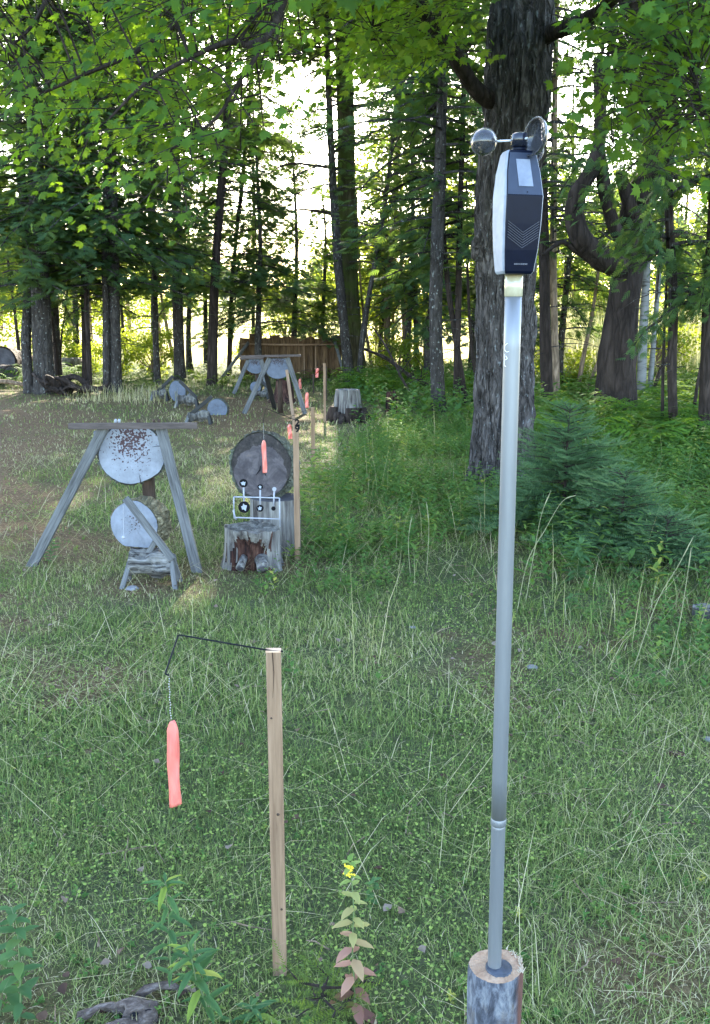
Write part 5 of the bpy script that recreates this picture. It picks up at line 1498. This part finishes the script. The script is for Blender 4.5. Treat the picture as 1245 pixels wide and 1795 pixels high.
# --- plank wall
Yw = 22.4; gl, gr = W(421, 668, Yw), W(598, 668, Yw)
o0 = np.array([(gl[0] + gr[0]) / 2, Yw, float(gh(0, Yw))])
root = thing('plank_wall', o0, 'rough wall of dark slab planks standing in ferns at the field edge', 'plank wall')
xs = [421, 437, 458, 474, 490, 512, 518, 534, 541, 550, 563, 576, 588, 598]; tops = [593, 586, 593, 588, 591, 590, 594, 592, 590, 594, 589, 593, 588, 592]
for i in range(len(xs) - 1):
    x0, x1 = W(xs[i] - .9, 600, Yw)[0], W(xs[i + 1] + .9, 600, Yw)[0]
    zt = W(500, tops[i], Yw)[2]; mb = MB(); w = x1 - x0
    m = 9; vs, fs = [], []
    for t in range(m):
        z = -.05 + (zt - o0[2] + .05) * t / (m - 1); e = .012 * math.sin(t * 1.7 + i)
        sec = [(-w / 2 + e, .0), (-w * .3, -.045), (0, -.06), (w * .3, -.045), (w / 2 + e, .0)]
        for (x, y) in sec: vs.append(((x0 + x1) / 2 - o0[0] + x, y + .065 * (i % 2), z + (.02 * math.sin(x * 40 + i) if t == m - 1 else 0)))
        vs.append(((x0 + x1) / 2 - o0[0] + e, .03 + .065 * (i % 2), z))
    for t in range(m - 1):
        for q in range(6): fs.append((t * 6 + q, t * 6 + (q + 1) % 6, (t + 1) * 6 + (q + 1) % 6, (t + 1) * 6 + q))
    fs.append(tuple((m - 1) * 6 + q for q in range(6)))
    mb.add(vs, fs); mb.build('slab', M['slab'] if 'slab' in M else M['postwood'], root)
mb = MB(); mb.tube([W(424, 603, Yw - .12) - o0, W(500, 604.5, Yw - .14) - o0, W(600, 604, Yw - .12) - o0], [.02, .024, .02], 8, bumpy=.15); mb.build('rail', M['stakewood'], root, True)
for a_, b_ in (((436, 600), (385, 664)), ((586, 594), (606, 664))):
    p, q = W(*a_, Yw - .17), W(*b_, Yw - .5); q[2] = float(gh(q[0], q[1]))
    mb = MB(); mb.tube([p - o0, q - o0], .038, 8, bumpy=.12); mb.build('brace', M['weathered'], root, True)
for x in (533, 553):
    mb = MB(); p, q = W(x, 606, Yw - .14), W(x + 1, 660, Yw - .12); mb.beam(p - o0, q - o0, .025, .02); mb.build('batten', M['stakewood'], root)

# --- dark shed far across the field
g0 = W(414, 581, 70); g0[2] = float(gh(g0[0], 70)) + .3
root = thing('shed', g0, 'small dark grey shed far across the bright field', 'shed')
mb = MB(); mb.box((0, 0, .9), (1.9, 1.6, 2.3)); mb.build('wall', M['weathered_dark'], root)
mb = MB(); mb.add([(-1.1, -1, 2.05), (1.1, -1, 2.05), (1.1, 1, 2.05), (-1.1, 1, 2.05), (-1.1, 0, 2.7), (1.1, 0, 2.7)], [(0, 1, 5, 4), (2, 3, 4, 5), (0, 4, 3), (1, 2, 5), (0, 3, 2, 1)]); mb.build('roof', M['weathered'], root)
mb = MB(); mb.box((.3, -.81, .6), (.7, .05, 1.7)); mb.build('door', M['postwood'], root)

# --- logs and dead wood at the left
def log_thing(a, b, Y0, Y1, r, label, mat, end='face_wood'):
    p, q = W(*a, Y0), W(*b, Y1); o = (p + q) / 2; o[2] = min(p[2], q[2]) - r
    root = thing('fallen_log', o, label, 'log', 'old logs heaped at the left edge of the wood')
    c = catmull([p, p * .6 + q * .4 + [0, 0, .02], q], 6)
    mb = MB(); mb.tube(c - o, np.linspace(r, r * .9, len(c)), 20, bumpy=.15, freq=5); mb.build('bark', M[mat], root, True)
    for s, e, rr in ((c[0], c[1], r), (c[-1], c[-2], r * .9)):
        d = unit((s - e)[None])[0]; mb = MB(); mb.tube([s - o, s + d * .012 - o], [rr * .93, rr * .9], 20); mb.build('cut_end', M[end], root)
log_thing((4, 632), (30, 634), 20.6, 23, .30, 'thick dark log end at the left frame edge', 'bark_dark')
log_thing((20, 655), (-30, 652), 19.8, 20.6, .17, 'second dark log below the thick one', 'bark_dark')
log_thing((85, 640), (138, 634), 21.5, 22.5, .12, 'pale log lying beyond the thickest left trunk', 'stump_pale')
log_thing((30, 628), (70, 636), 22.5, 23.5, .14, 'grey log leaning on the thick one', 'bark_tan')
log_thing((-10, 668), (52, 676), 18.8, 18.9, .045, 'long thin pale pole on the ground left of the forked trunk', 'bark_tan')
g0 = G(132, 692)
mb = MB()
for j in range(16):
    p = np.array([random.uniform(-.45, .4), random.uniform(-.2, .3), random.uniform(.0, .2)]); a = random.uniform(0, 6.28)
    q = p + np.array([math.cos(a) * .35, math.sin(a) * .25, random.uniform(-.05, .22)]); r = q + np.array([math.cos(a + .7) * .3, math.sin(a) * .2, random.uniform(-.18, .15)])
    mb.tube(catmull([p, q, r], 4), np.linspace(random.uniform(.05, .09), .012, 9), 7, bumpy=.5, freq=8, seed=j)
mb.tube(catmull([np.array([-.1, 0, .2]), np.array([-.35, -.1, .22]), np.array([-.62, -.1, .28]), np.array([-.8, 0, .42])], 4), np.linspace(.06, .03, 13), 7, bumpy=.3)
o = mb.build('dead_roots', M['bark_dark'], smooth=True); o.location = g0
tag(o, 'dark tangle of dead roots between the left trunks', 'dead roots')
g0 = G(640, 742)

# ------------------------------------------------------------------ foreground: log post, metal pole, weather meter
Yp = 1.40
def disc_log():
    top = W(870, 1692, Yp); g = np.array([top[0], Yp, float(gh(top[0], Yp))]); H = top[2] - g[2]
    kk = (Yp * cp + (CAM_H - top[2]) * sp) / FPX; R = 46 * kk
    root = thing('log_post', g, 'upright round log with fresh cut top holding the metal pole, at the bottom edge', 'log')
    n = 96; a = np.linspace(0, 2 * math.pi, n, endpoint=False); m = 50; rows = []
    for i in range(m):
        z = -.05 + (H + .05) * i / (m - 1)
        r = R * (1 + .045 * np.sin(2 * a + .8) + .02 * np.sin(3 * a)) * (1 + .035 * (vn(np.stack([np.cos(a) * 9, np.sin(a) * 9, np.full(n, z * 5)], -1)) - .5) * 2 + .018 * (vn(np.stack([np.cos(a) * 26, np.sin(a) * 26, np.full(n, z * 14)], -1)) - .5) * 2)
        if i == m - 1: r = r * .975
        rows.append(np.stack([np.cos(a) * r, np.sin(a) * r, np.full(n, z)], -1))
    V = np.concatenate(rows); i = np.arange(m - 1)[:, None] * n; k = np.arange(n)[None]; k2 = (k + 1) % n
    F = np.stack([i + k, i + k2, i + n + k2, i + n + k], -1).reshape(-1, 4)
    # bark: bluish grey flaky film with a stripped red brown strip on the right
    mt, nt, b, out = new_mat('log_post_bark'); v = coords(nt, (1, 1, .4))
    f = noise(nt, v, 42, 9, .72, .6); col = ramp(nt, f, [(.38, (.018, .020, .030)), (.47, (.05, .055, .075)), (.54, (.11, .12, .15)), (.66, (.21, .22, .24))])
    f2 = noise(nt, coords(nt, (1, 1, .5)), 18, 3); col = mix(nt, ramp(nt, f2, [(.56, (0, 0, 0)), (.66, (.8, .8, .8))]), col, (.13, .11, .10))
    s = nt.nodes.new('ShaderNodeSeparateXYZ'); nt.links.new(coords(nt), s.inputs[0])
    ad = nt.nodes.new('ShaderNodeMath'); ad.operation = 'ADD'; nt.links.new(s.outputs[0], ad.inputs[0])
    mu = nt.nodes.new('ShaderNodeMath'); mu.operation = 'MULTIPLY'; mu.inputs[1].default_value = .012; nt.links.new(f2, mu.inputs[0]); nt.links.new(mu.outputs[0], ad.inputs[1])
    strip = ramp(nt, ad.outputs[0], [(.038, (0, 0, 0)), (.0405, (1, 1, 1))])
    f3 = noise(nt, coords(nt, (1, 1, .15)), 80, 4); red = ramp(nt, f3, [(.3, (.035, .013, .012)), (.7, (.14, .055, .04))])
    nt.links.new(mix(nt, strip, col, red), b.inputs['Base Color']); b.inputs['Roughness'].default_value = .75; bump(nt, b, f, .9, .006)
    link('bark', np_mesh('bark', V, F), mt, root, True)
    # cut top with rings and pale sawdust edge
    mt, nt, b, out = new_mat('fresh_cut_top'); v = coords(nt)
    w = nt.nodes.new('ShaderNodeTexWave'); w.wave_type = 'RINGS'; w.rings_direction = 'Z'; w.inputs['Scale'].default_value = 75; w.inputs['Distortion'].default_value = 1.5
    nt.links.new(v, w.inputs[0]); f = noise(nt, v, 50, 5, .7)
    c1 = ramp(nt, f, [(.3, (.24, .14, .085)), (.7, (.42, .29, .19))]); col = mix(nt, ramp(nt, w.outputs['Fac'], [(0, (0, 0, 0)), (1, (.22, .22, .22))]), c1, (.30, .15, .08))
    nt.links.new(col, b.inputs['Base Color']); b.inputs['Roughness'].default_value = .85; bump(nt, b, f, .5, .002)
    tr = rows[-1]; rr = np.random.default_rng(3); V = []; F = []
    q_ = (.30, .5, .75, .93, 1.0)
    for q in q_:
        for p in tr: V.append((p[0] * q, p[1] * q, H + (.0035 * rr.normal() * .3 if q < 1 else 0) + (.002 if q < .9 else 0)))
    for j in range(len(q_) - 1):
        for k_ in range(n): F.append((j * n + k_, (j + 1) * n + k_, (j + 1) * n + (k_ + 1) % n, j * n + (k_ + 1) % n))
    me = bpy.data.meshes.new('cut_top'); me.from_pydata(V, [], F); me.update(); link('cut_top', me, mt, root, True)
    # dark blue grey cavity round the pole
    mb = MB(); mb.tube([(.003, -.010, H - .02), (.003, -.010, H + .0042), (.003, -.010, H + .0046)], [.0235, .0232, .0215], 40); mb.build('socket', M['socket'], root, True)
    mb = MB(); rr = random.Random(4)
    for j in range(70):
        aa = rr.uniform(-.5, 1.7); r = R * rr.uniform(.9, 1.03); p = np.array([math.cos(aa) * r, math.sin(aa) * r, H + .001]); mb.tube([p, p + [rr.uniform(-.006, .006), rr.uniform(-.006, .006), rr.uniform(.001, .007)]], [.0012, .0003], 4)
    mb.build('splinters', M['splinter'], root)
    return g, H
M['socket'] = noisy('dark_grime', [(.3, (.022, .026, .035)), (.7, (.06, .07, .09))], 60, (1, 1, 1), .6, .3, .001)
M['splinter'] = plain('pale_splinters', (.42, .34, .25), .8)
LG, LH = disc_log()

pb = W(867, 1689, Yp - .004); pt = W(901, 484, Yp + .01)
o0 = pb.copy(); ax = unit((pt - pb)[None])[0]; Lp = np.linalg.norm(pt - pb)
root = thing('metal_pole', o0, 'long thin aluminium pole standing in the log and carrying the wind meter', 'pole')
rp = .0122
mb = MB(); zj = [-.012, .0, Lp * .18]; mb.tube([ax * t for t in (-.012, 0, Lp * .225, Lp * .232)], [rp * .98] * 4, 40); mb.build('lower_tube', M['alu'], root, True)
mb = MB(); mb.tube([ax * t for t in (Lp * .229, Lp * .230, Lp * .234, Lp * .240, Lp * .241)], [rp, rp * 1.08, rp * 1.09, rp * 1.07, rp], 40); mb.build('joint_ring', M['alu'], root, True)
mb = MB(); mb.tube([ax * t for t in np.linspace(Lp * .237, Lp - .028, 12)], [rp * 1.04] * 12, 40); mb.build('upper_tube', M['alu'], root, True)
mb = MB(); mb.tube([ax * t for t in (Lp - .030, Lp - .0295, Lp - .015, Lp + .006)], [rp * 1.06, rp * 1.13, rp * 1.12, rp * 1.13], 40, bumpy=.02, freq=90); mb.build('tape_wrap', M['tape'], root, True)
mb = MB()
for path in ([(891, 602), (887, 606), (886, 612), (889, 617), (893, 616)], [(887, 621), (884, 626), (886, 631), (890, 629), (888, 624)], [(887, 631), (884, 635), (885, 640), (888, 643)]):
    c = catmull([W(x, y, Yp - .0058) for x, y in path], 5)
    # lay the chalk line on the round tube
    cc = []
    for p in c:
        t = (p - pb).dot(ax); q = pb + ax * t; dx = np.clip(p[0] - q[0], -rp * .95, rp * .95); cc.append(np.array([q[0] + dx, q[1] - math.sqrt((rp * 1.04) ** 2 - dx * dx) - .0003, p[2]]) - o0)
    mb.tube(cc, .0005, 5)
mb.build('chalk_marks', M['scratch'], root)

def weather_meter():
    bot = W(902, 481, Yp - .005); kk = (Yp * cp) / FPX * .985
    yaw = math.radians(14)
    root = thing('wind_meter', bot, 'dark blue and white wind meter with clear spinning cups on the metal pole', 'wind meter', rz=yaw)
    h = lambda py: float(W(905, py, Yp)[2] - W(905, 481, Yp)[2])
    # outline levels: z, half width, front y, back y
    lv = [(h(481), .0200, -.0155, .016), (h(476), .0222, -.018, .018), (h(440), .0252, -.0225, .0195), (h(395), .0270, -.0260, .021), (h(347), .0275, -.0285, .0215), (h(342), .0272, -.0275, .0215), (h(305), .0250, -.0205, .019), (h(272), .0205, -.0140, .015), (h(266), .0180, -.0120, .012)]
    def shell(ys, xs, name, mat, bev=.0012):
        mb = MB(); vs = []
        for z, w, yf, yb in lv: vs += [(xs[0] * w, ys[0](yf, yb), z), (xs[1] * w, ys[0](yf, yb), z), (xs[1] * w * xs[2], ys[1](yf, yb), z), (xs[0] * w * xs[2], ys[1](yf, yb), z)]
        n = len(lv); fs = []
        for i in range(n - 1):
            for k in range(4): fs.append((i * 4 + k, i * 4 + (k + 1) % 4, (i + 1) * 4 + (k + 1) % 4, (i + 1) * 4 + k))
        fs += [(3, 2, 1, 0), tuple((n - 1) * 4 + k for k in range(4))]
        mb.add(vs, fs); return mb.build(name, mat, root, False, bevel=bev)
    front = shell((lambda f, b: f, lambda f, b: f + .011), (-1, 1, 1.04), 'front_cover', M['navy'])
    # upper window panel slopes back, lighter
    mb = MB()
    z0, z1 = h(345.5), h(271); f0, f1 = -.0291, -.0146
    vs = []
    for t in (0, .55, 1): 
        z = z0 + (z1 - z0) * t; w = np.interp(z, [l[0] for l in lv], [l[1] for l in lv]) * .97; y = np.interp(z, [l[0] for l in lv], [l[2] for l in lv]) - .0006
        vs += [(-w, y, z), (w, y, z)]
    mb.add(vs + [(x, y + .003, z) for x, y, z in vs], [(0, 1, 3, 2), (2, 3, 5, 4), (6, 8, 9, 7), (8, 10, 11, 9), (0, 6, 7, 1), (4, 5, 11, 10), (0, 2, 8, 6), (2, 4, 10, 8), (1, 7, 9, 3), (3, 9, 11, 5)]); mb.build('upper_panel', M['navy2'], root)
    def onfront(x, z, lift=.0007):
        return (x, float(np.interp(z, [l[0] for l in lv], [l[2] for l in lv])) - lift, z)
    mb = MB()
    A = [(-.0125, h(284)), (.0085, h(281)), (.0105, h(331)), (-.0085, h(331))]; A = [(-.0115, h(283)), (.0095, h(283)), (.0125, h(331)), (-.0095, h(331))]
    f = [onfront(x, z, .0016) for x, z in A]; bk = [onfront(x, z, .0006) for x, z in A]
    mb.add(f + bk, [(0, 1, 2, 3), (4, 7, 6, 5), (0, 4, 5, 1), (1, 5, 6, 2), (2, 6, 7, 3), (3, 7, 4, 0)]); mb.build('label_plate', M['label'], root)
    gm = MB()
    for i in range(7):
        zc = h(410 + i * 4.4); dz = .0165 if i > 1 else .0165
        wl = .0245; L0 = -wl if i > 0 else -wl
        for s in (-1, 1):
            pts = [np.array(onfront(s * q * wl, zc + q * dz * .95, .0004)) for q in (0.0, .35, .7, .97)]
            gm.tube(pts, .00042, 5)
    gm.build('chevron_ridges', M['groove'], root)
    gm = MB(); rr = random.Random(2)
    x = -.010
    while x < .010:
        w = rr.uniform(.0012, .0026); p = onfront(x, h(464), .0002); gm.box((p[0] + w / 2, p[1], p[2]), (w, .0006, .0022)); x += w + .0007
    gm.build('raised_mark', M['groove'], root)
    mb = MB(); p = np.array(onfront(.003, h(341), .0008)); mb.tube([p, p - [0, .0006, 0]], .0009, 10); mb.build('screw', M['black'], root)
    for s in (-1, 1):
        mb = MB(); vs = []
        for z, w, yf, yb in lv:
            vs += [(s * w * .99, yf + .0022, z), (s * (w * 1.04 + .0016), yf + .0045, z), (s * (w * 1.0 + .0010), yb + .002, z), (s * w * .9, yb + .002, z)]
        n = len(lv); fs = [(i * 4 + k, i * 4 + (k + 1) % 4, (i + 1) * 4 + (k + 1) % 4, (i + 1) * 4 + k) for i in range(n - 1) for k in range(4)] + [(3, 2, 1, 0), tuple((n - 1) * 4 + k for k in range(4))]
        mb.add(vs, fs); mb.build('side_panel', M['whitepl'], root, False, bevel=.0008)
    shell((lambda f, b: f + .011, lambda f, b: b), (-.94, .94, .9), 'back_cover', M['navy'])
    # hub, arms and cups
    zt = h(266)
    mb = MB(); mb.tube([(0, 0, zt - .001), (0, 0, zt + .004), (0, 0, zt + .005)], [.0105, .0105, .009], 32); mb.build('neck', M['navy'], root, True)
    mb = MB(); mb.tube([(0, 0, zt + .005), (0, 0, zt + .0055), (0, 0, zt + .022), (0, 0, zt + .0245)], [.0085, .0118, .0118, .009], 32); mb.build('hub', M['hub'], root, True)
    mb = MB(); mb.tube([(0, 0, zt + .004), (0, 0, zt + .021)], [.004, .004], 16); mb.build('spindle', M['steel'], root, True)
    def cup(cx, cy, cz, r, normal, nm='cup', depth=.92):
        nrm = unit(np.array(normal, float)[None])[0]; ref = np.array([0, 0, 1.]); x = np.cross(ref, nrm); x /= np.linalg.norm(x); y = np.cross(nrm, x)
        n, m = 40, 14; V, F = [], []
        for sh, rr in ((0, r), (1, r - .0011)):
            for i in range(m + 1):
                th = math.pi / 2 * (1 - i / m)
                for k in range(n):
                    a = 6.2832 * k / n
                    V.append(np.array([cx, cy, cz]) + (x * math.cos(a) + y * math.sin(a)) * rr * math.sin(th if i < m else .0001) - nrm * rr * depth * math.cos(th))
        S = (m + 1) * n
        for i in range(m):
            for k in range(n):
                F.append((i * n + k, (i + 1) * n + k, (i + 1) * n + (k + 1) % n, i * n + (k + 1) % n)); F.append((S + i * n + k, S + i * n + (k + 1) % n, S + (i + 1) * n + (k + 1) % n, S + (i + 1) * n + k))
        for k in range(n): F.append((k, (k + 1) % n, S + (k + 1) % n, S + k))
        mb = MB(); mb.add(V, F); c = mb.build(nm, M['clear'], root, True)
        mb = MB(); pts = [np.array([cx, cy, cz]) + (x * math.cos(a) + y * math.sin(a)) * (r + .0002) for a in np.linspace(0, 6.2832, 41)]
        mb.tube(pts, .0007, 6, cap=False); rim = mb.build('rim', M['clear'], c, True)
    import mathutils
    def loc(dx, dy, dz):   # offset given in world axes
        v = Vector((dx, dy, 0)); v.rotate(mathutils.Euler((0, 0, -yaw))); return (v.x, v.y, zt + dz)
    def ldir(x, y, z):
        v = Vector((x, y, z)); v.rotate(mathutils.Euler((0, 0, -yaw))); return tuple(v)
    c1 = loc(-.0505, .004, .0135); c2 = loc(.0165, -.022, .0160); c3 = loc(.026, .030, .009)
    cup(*c1, .0183, ldir(.18, 1, .1)); cup(*c2, .0262, ldir(-.92, -.42, .12), depth=.62); cup(*c3, .0195, ldir(.5, -.85, 0))
    for c in (c1, c2, c3):
        mb = MB(); p = np.array([0, 0, zt + .015]); d = np.array(c) - p; L = np.linalg.norm(d); d /= L
        mb.tube([p + d * .009, p + d * (L - (.0175 if c is c1 else .012))], .0015, 10); mb.build('arm', M['clear_rod'], root, True)
    return root
M['clear_rod'] = plain('pale_plastic_rod', (.55, .58, .64), .2)
weather_meter()

# ------------------------------------------------------------------ foreground plants, each built leaf by leaf
def plant(base, top_pts, leaves, label, leaf_mat, stem_mat='stem', stem_r=.0022, name='weed_plant', cat_='plant', extra=None, group=None):
    """base/top_pts: world stem points; leaves: (t along stem, azimuth, length, rise, width, rnd)"""
    g = top_pts[0]; root = thing(name, g, label, cat_, group)
    c = catmull(top_pts, 8); mb = MB(); mb.tube(c - g, np.linspace(stem_r, stem_r * .4, len(c)), 7); mb.build('stem', M[stem_mat], root, True)
    pos, d, nr, s, r = [], [], [], [], []
    for t, az, L, rise, wd, rv in leaves:
        i = t * (len(c) - 1); j = int(min(i, len(c) - 2)); p = c[j] * (1 - (i - j)) + c[j + 1] * (i - j)
        pos.append(p - g); d.append((math.cos(az), math.sin(az), rise)); nr.append((-math.cos(az) * rise, -math.sin(az) * rise, 1.0)); s.append((L * wd, L, L)); r.append(rv)
    V, F = scatter(LV, LF, np.array(pos), np.array(d), np.array(nr, float), np.array(s))
    link('leaves', np_mesh('leaves', V, F, np.clip(np.repeat(r, len(LF)), 0, 1)), M[leaf_mat], root, True)
    return root, c
R_ = random.Random(8)
# goldenrod with yellow tip and pinkish lower leaves
gb = G(622, 1790); Yg = gb[1]
stem = [gb - [0, 0, .02], W(622, 1740, Yg - .005), W(618, 1660, Yg - .01), W(620, 1590, Yg - .0), W(614, 1520, Yg + .01), W(612, 1508, Yg + .01)]
lv = []
for i in range(34):
    t = .10 + .82 * i / 33
    az = i * 2.4 + R_.uniform(-.2, .2)
    L = (.072 - .052 * t) * R_.uniform(.8, 1.15)
    lv.append((t, az, L, .35 - .75 * (1 - t), 1.55, min(1, max(0, (t - .12) * 1.15 + R_.uniform(-.14, .14)))))
root, c = plant(gb, stem, lv, 'goldenrod with a tiny yellow tip and pink brown lower leaves at the bottom centre', 'gold_leaf', 'stem', .0022, 'goldenrod_plant')
mb = MB()
for i in range(46):
    p = c[-1] - gb + np.array([R_.gauss(0, .005), R_.gauss(0, .004), R_.uniform(-.022, .006)]); a = R_.uniform(0, 6.28)
    q = p + np.array([math.cos(a) * .0032, math.sin(a) * .003, .003]); mb.tube([p, q], [.0012, .0022], 5)
mb.build('flower_tip', M['yellow'], root)
# whorled bright green weeds at the left
def whorl_weed(px, pyb, pts, label, n=30, L0=.075, seed=1, ww=.72, yellow=.1):
    rr = random.Random(seed); g = G(px, pyb) if pyb <= 1900 else None
    Y = g[1]
    stem = [g - [0, 0, .02]] + [W(x, y, Y + .01 * i) for i, (x, y) in enumerate(pts)]
    lv = []
    for i in range(n):
        t = .12 + .86 * (i / (n - 1)) ** .85; az = i * 2.4 + rr.uniform(-.3, .3)
        top = max(0, (t - .82) / .18)
        lv.append((min(.995, t), az, L0 * rr.uniform(.75, 1.2) * (1 - .35 * top), rr.uniform(-.15, .45) + .4 * top, ww, (rr.uniform(.85, 1) if rr.random() < yellow else rr.uniform(.1, .75))))
    return plant(g, stem, lv, label, 'weed', group='tall green weeds at the bottom left')
whorl_weed(300, 1730, [(299, 1690), (296, 1620), (292, 1560), (290, 1545)], 'narrow leaved green weed below the large coral ribbon', 30, .062, 2)
whorl_weed(368, 1792, [(362, 1760), (345, 1720), (338, 1690), (330, 1655)], 'yellowing green weed left of the near stake base', 26, .07, 3, .8, .22)
whorl_weed(32, 1794, [(36, 1750), (34, 1690), (30, 1630), (20, 1590)], 'broad leaved green weed at the bottom left corner', 26, .055, 4, 1.5, .0)
whorl_weed(2, 1780, [(-4, 1740), (-8, 1700), (-5, 1660)], 'green weed half cut by the left frame edge', 18, .055, 5, 1.4, .0)
whorl_weed(455, 1794, [(450, 1782), (440, 1765)], 'low weed beside the near stake foot', 12, .055, 6, 1.0, .1)
for i, (px, py, h, lb) in enumerate(((1000, 1075, 34, 'leafy weed at the foot of the bushy young fir'), (1012, 1020, 70, 'tall narrow leaved weed in front of the bushy young fir'), (545, 925, 120, 'bushy sunlit weed right of the stake marked 29'), (560, 870, 85, 'sunlit yellow green weed behind the stake marked 29'), (650, 1560 + 26, 50, 'small round leaved sprout right of the goldenrod tip'), (90, 985, 40, 'small leafy weed at the left foot of the near rack'))):
    g = G(px, py); kk = px2m(g[1], .2); rr = random.Random(50 + i)
    stem = [g - [0, 0, .02], g + [0, 0, h * .5 * kk], g + [.01, 0, h * kk]]
    n = 46 if h > 60 else 22
    lv = [(.08 + .9 * j / (n - 1), j * 2.4 + rr.uniform(-.3, .3), (.11 if h > 60 else .07 if g[1] > 3 else .022) * rr.uniform(.7, 1.2), rr.uniform(0, .5), 1.0 if g[1] > 3 else 2.0, rr.uniform(.1, .8) if i not in (2, 3) else rr.uniform(.5, 1)) for j in range(n)]
    plant(g, stem, lv, lb, 'weed' if i not in (2, 3) else 'herb')
# long bent grass stalks with seed heads standing before the fir
GS2 = 'tall seeding grass stalks by the young firs'
for i, (pts, lb) in enumerate((([(905, 1075), (925, 985), (955, 930), (985, 880), (1010, 868)], 'arching grass stalk right of the metal pole'), ([(920, 1060), (938, 960), (950, 900), (966, 860)], 'upright seed stalk beside the metal pole'),
                               ([(1108, 1175), (1150, 1060), (1190, 990), (1216, 940)], 'long stalk leaning right below the smaller fir'), ([(1166, 1190), (1190, 1100), (1205, 1010), (1212, 960)], 'pale stalk left of the right edge stump'),
                               ([(748, 1000), (752, 930), (748, 880)], 'thin stalk left of the big maple foot'), ([(720, 1010), (716, 950), (722, 905)], 'thin straight stalk in the open grass'))):
    g = G(*pts[0]); Y = g[1]; c = catmull([g - [0, 0, .02]] + [W(x, y, Y + .02 * j) for j, (x, y) in enumerate(pts[1:])], 6)
    root = thing('grass_stalk', g, lb, 'grass stalk', GS2)
    mb = MB(); mb.tube(c - g, np.linspace(.0022, .0010, len(c)), 5); mb.build('stem', M['straw_solid'] if 'straw_solid' in M else M['splinter'], root, True)
    mb = MB(); e = c[-6:] - g; mb.tube(e, [.001, .002, .0026, .0026, .002, .0008], 7, bumpy=.5, freq=120); mb.build('seed_head', M['straw_solid'], root, True)

# bark chunk with two dark holes, twigs, stones
g = G(238, 1782); root = thing('bark_chunk', g, 'grey wood chunk with two dark holes at the bottom edge', 'wood chunk')
mb = MB(); n = 28
mb.tube(catmull([(-.02, .05, .0), (-.008, .03, .022), (.004, 0, .034), (.012, -.03, .024), (.018, -.055, .004)], 5), np.interp(np.linspace(0, 1, 21), [0, .3, .6, 1], [.008, .024, .026, .008]), n, bumpy=.5, freq=48)
mb.build('wood', M['old_bark'], root, False)
for x, z in ((-.003, .052), (.017, .050)):
    mb = MB(); p = np.array([x, -.020, z - .012]); mb.tube([p, p + [0, -.012, .010]], [.0065, .0062], 14); mb.build('hole', M['black'], root)
root.scale = (1.5, .9, .62); root.rotation_euler = (0, 0, .35)
for dx_, dy_, dz_, L_ in ((-.05, .02, .03, .09), (.04, .04, .035, .10), (.0, -.03, .02, .07), (-.03, -.05, .03, .08)):
    mb = MB(); mb.tube(catmull([(dx_ - L_ / 2, dy_, .005), (dx_, dy_ + .012, dz_ + .012), (dx_ + L_ / 2, dy_ - .01, .008)], 4), [.004, .009, .012, .013, .012, .013, .010, .007, .003], 7, bumpy=.7, freq=70, seed=dx_ * 90); mb.build('bark_flake', M['old_bark'], root)
g = G(212, 1786)
for i, (px, py, r, lb) in enumerate(((192, 1770, .018, 'dark curled bark piece left of the holed wood chunk'), (232, 1032, .035, 'pale stone under the cracked grey log'), (724, 1100, .016, 'pale pebble in the lawn left of the metal pole'), (933, 1170, .022, 'pale dead leaf mat right of the metal pole'), (1186, 1322, .024, 'dark bark piece at the right'), (1240, 1296, .018, 'pale pebble at the right frame edge'))):
    g = G(px, py); mb = MB(); mb.tube([(0, 0, -r * .3), (0, 0, r * .1), (.0, 0, r * .5), (0, 0, r * .62)], [r * .8, r * 1.1, r * .8, r * .2], 14, bumpy=.35, freq=.9 / r, seed=i)
    o = mb.build('stone' if 'ston' in lb or 'pebb' in lb else 'debris_piece', M['stone'] if i in (1, 2, 3, 5) else M['rot'], smooth=True); o.location = tuple(g)
    o.scale = (1.2, .9, .7); tag(o, lb, 'stone' if i in (1, 2, 5) else 'debris')
g = G(560, 1794); mb = MB()
q = lambda x, y, d: W(x, y, g[1] + d) - g
mb.tube(catmull([q(575, 1800, 0), q(610, 1752, .02), q(635, 1722, .05), q(660, 1700, .08)], 5), np.linspace(.006, .0025, 16), 7, bumpy=.25, freq=60)
mb.tube([q(635, 1722, .05), q(655, 1722, .05), q(668, 1728, .05)], [.003, .002, .001], 6); mb.tube([q(618, 1743, .03), q(612, 1722, .03), q(600, 1712, .03)], [.003, .002, .001], 6)
o = mb.build('twig', M['bark_dark'], smooth=True); o.location = g; tag(o, 'dark dead twig lying behind the goldenrod foot', 'twig')
# bare dirt patch debris behind the firs, dry twigs on the lawn
def twigs():
    rr = random.Random(12); mb = MB()
    for i in range(260):
        y = rr.uniform(1.4, 14); x = rr.uniform(-.42, .42) * y; a = rr.uniform(0, 6.28); L = rr.uniform(.04, .16)
        p = np.array([x, y, float(gh(x, y)) + .012]); q = p + np.array([math.cos(a) * L, math.sin(a) * L, rr.uniform(-.005, .02)])
        mb.tube([p, (p + q) / 2 + [rr.uniform(-.01, .01), rr.uniform(-.01, .01), .004], q], [.0025, .002, .001], 5)
    tag(mb.build('dry_twigs', M['bark_tan'], smooth=True), 'small dry twigs strewn over the turf', 'twigs', kind='stuff')
twigs()
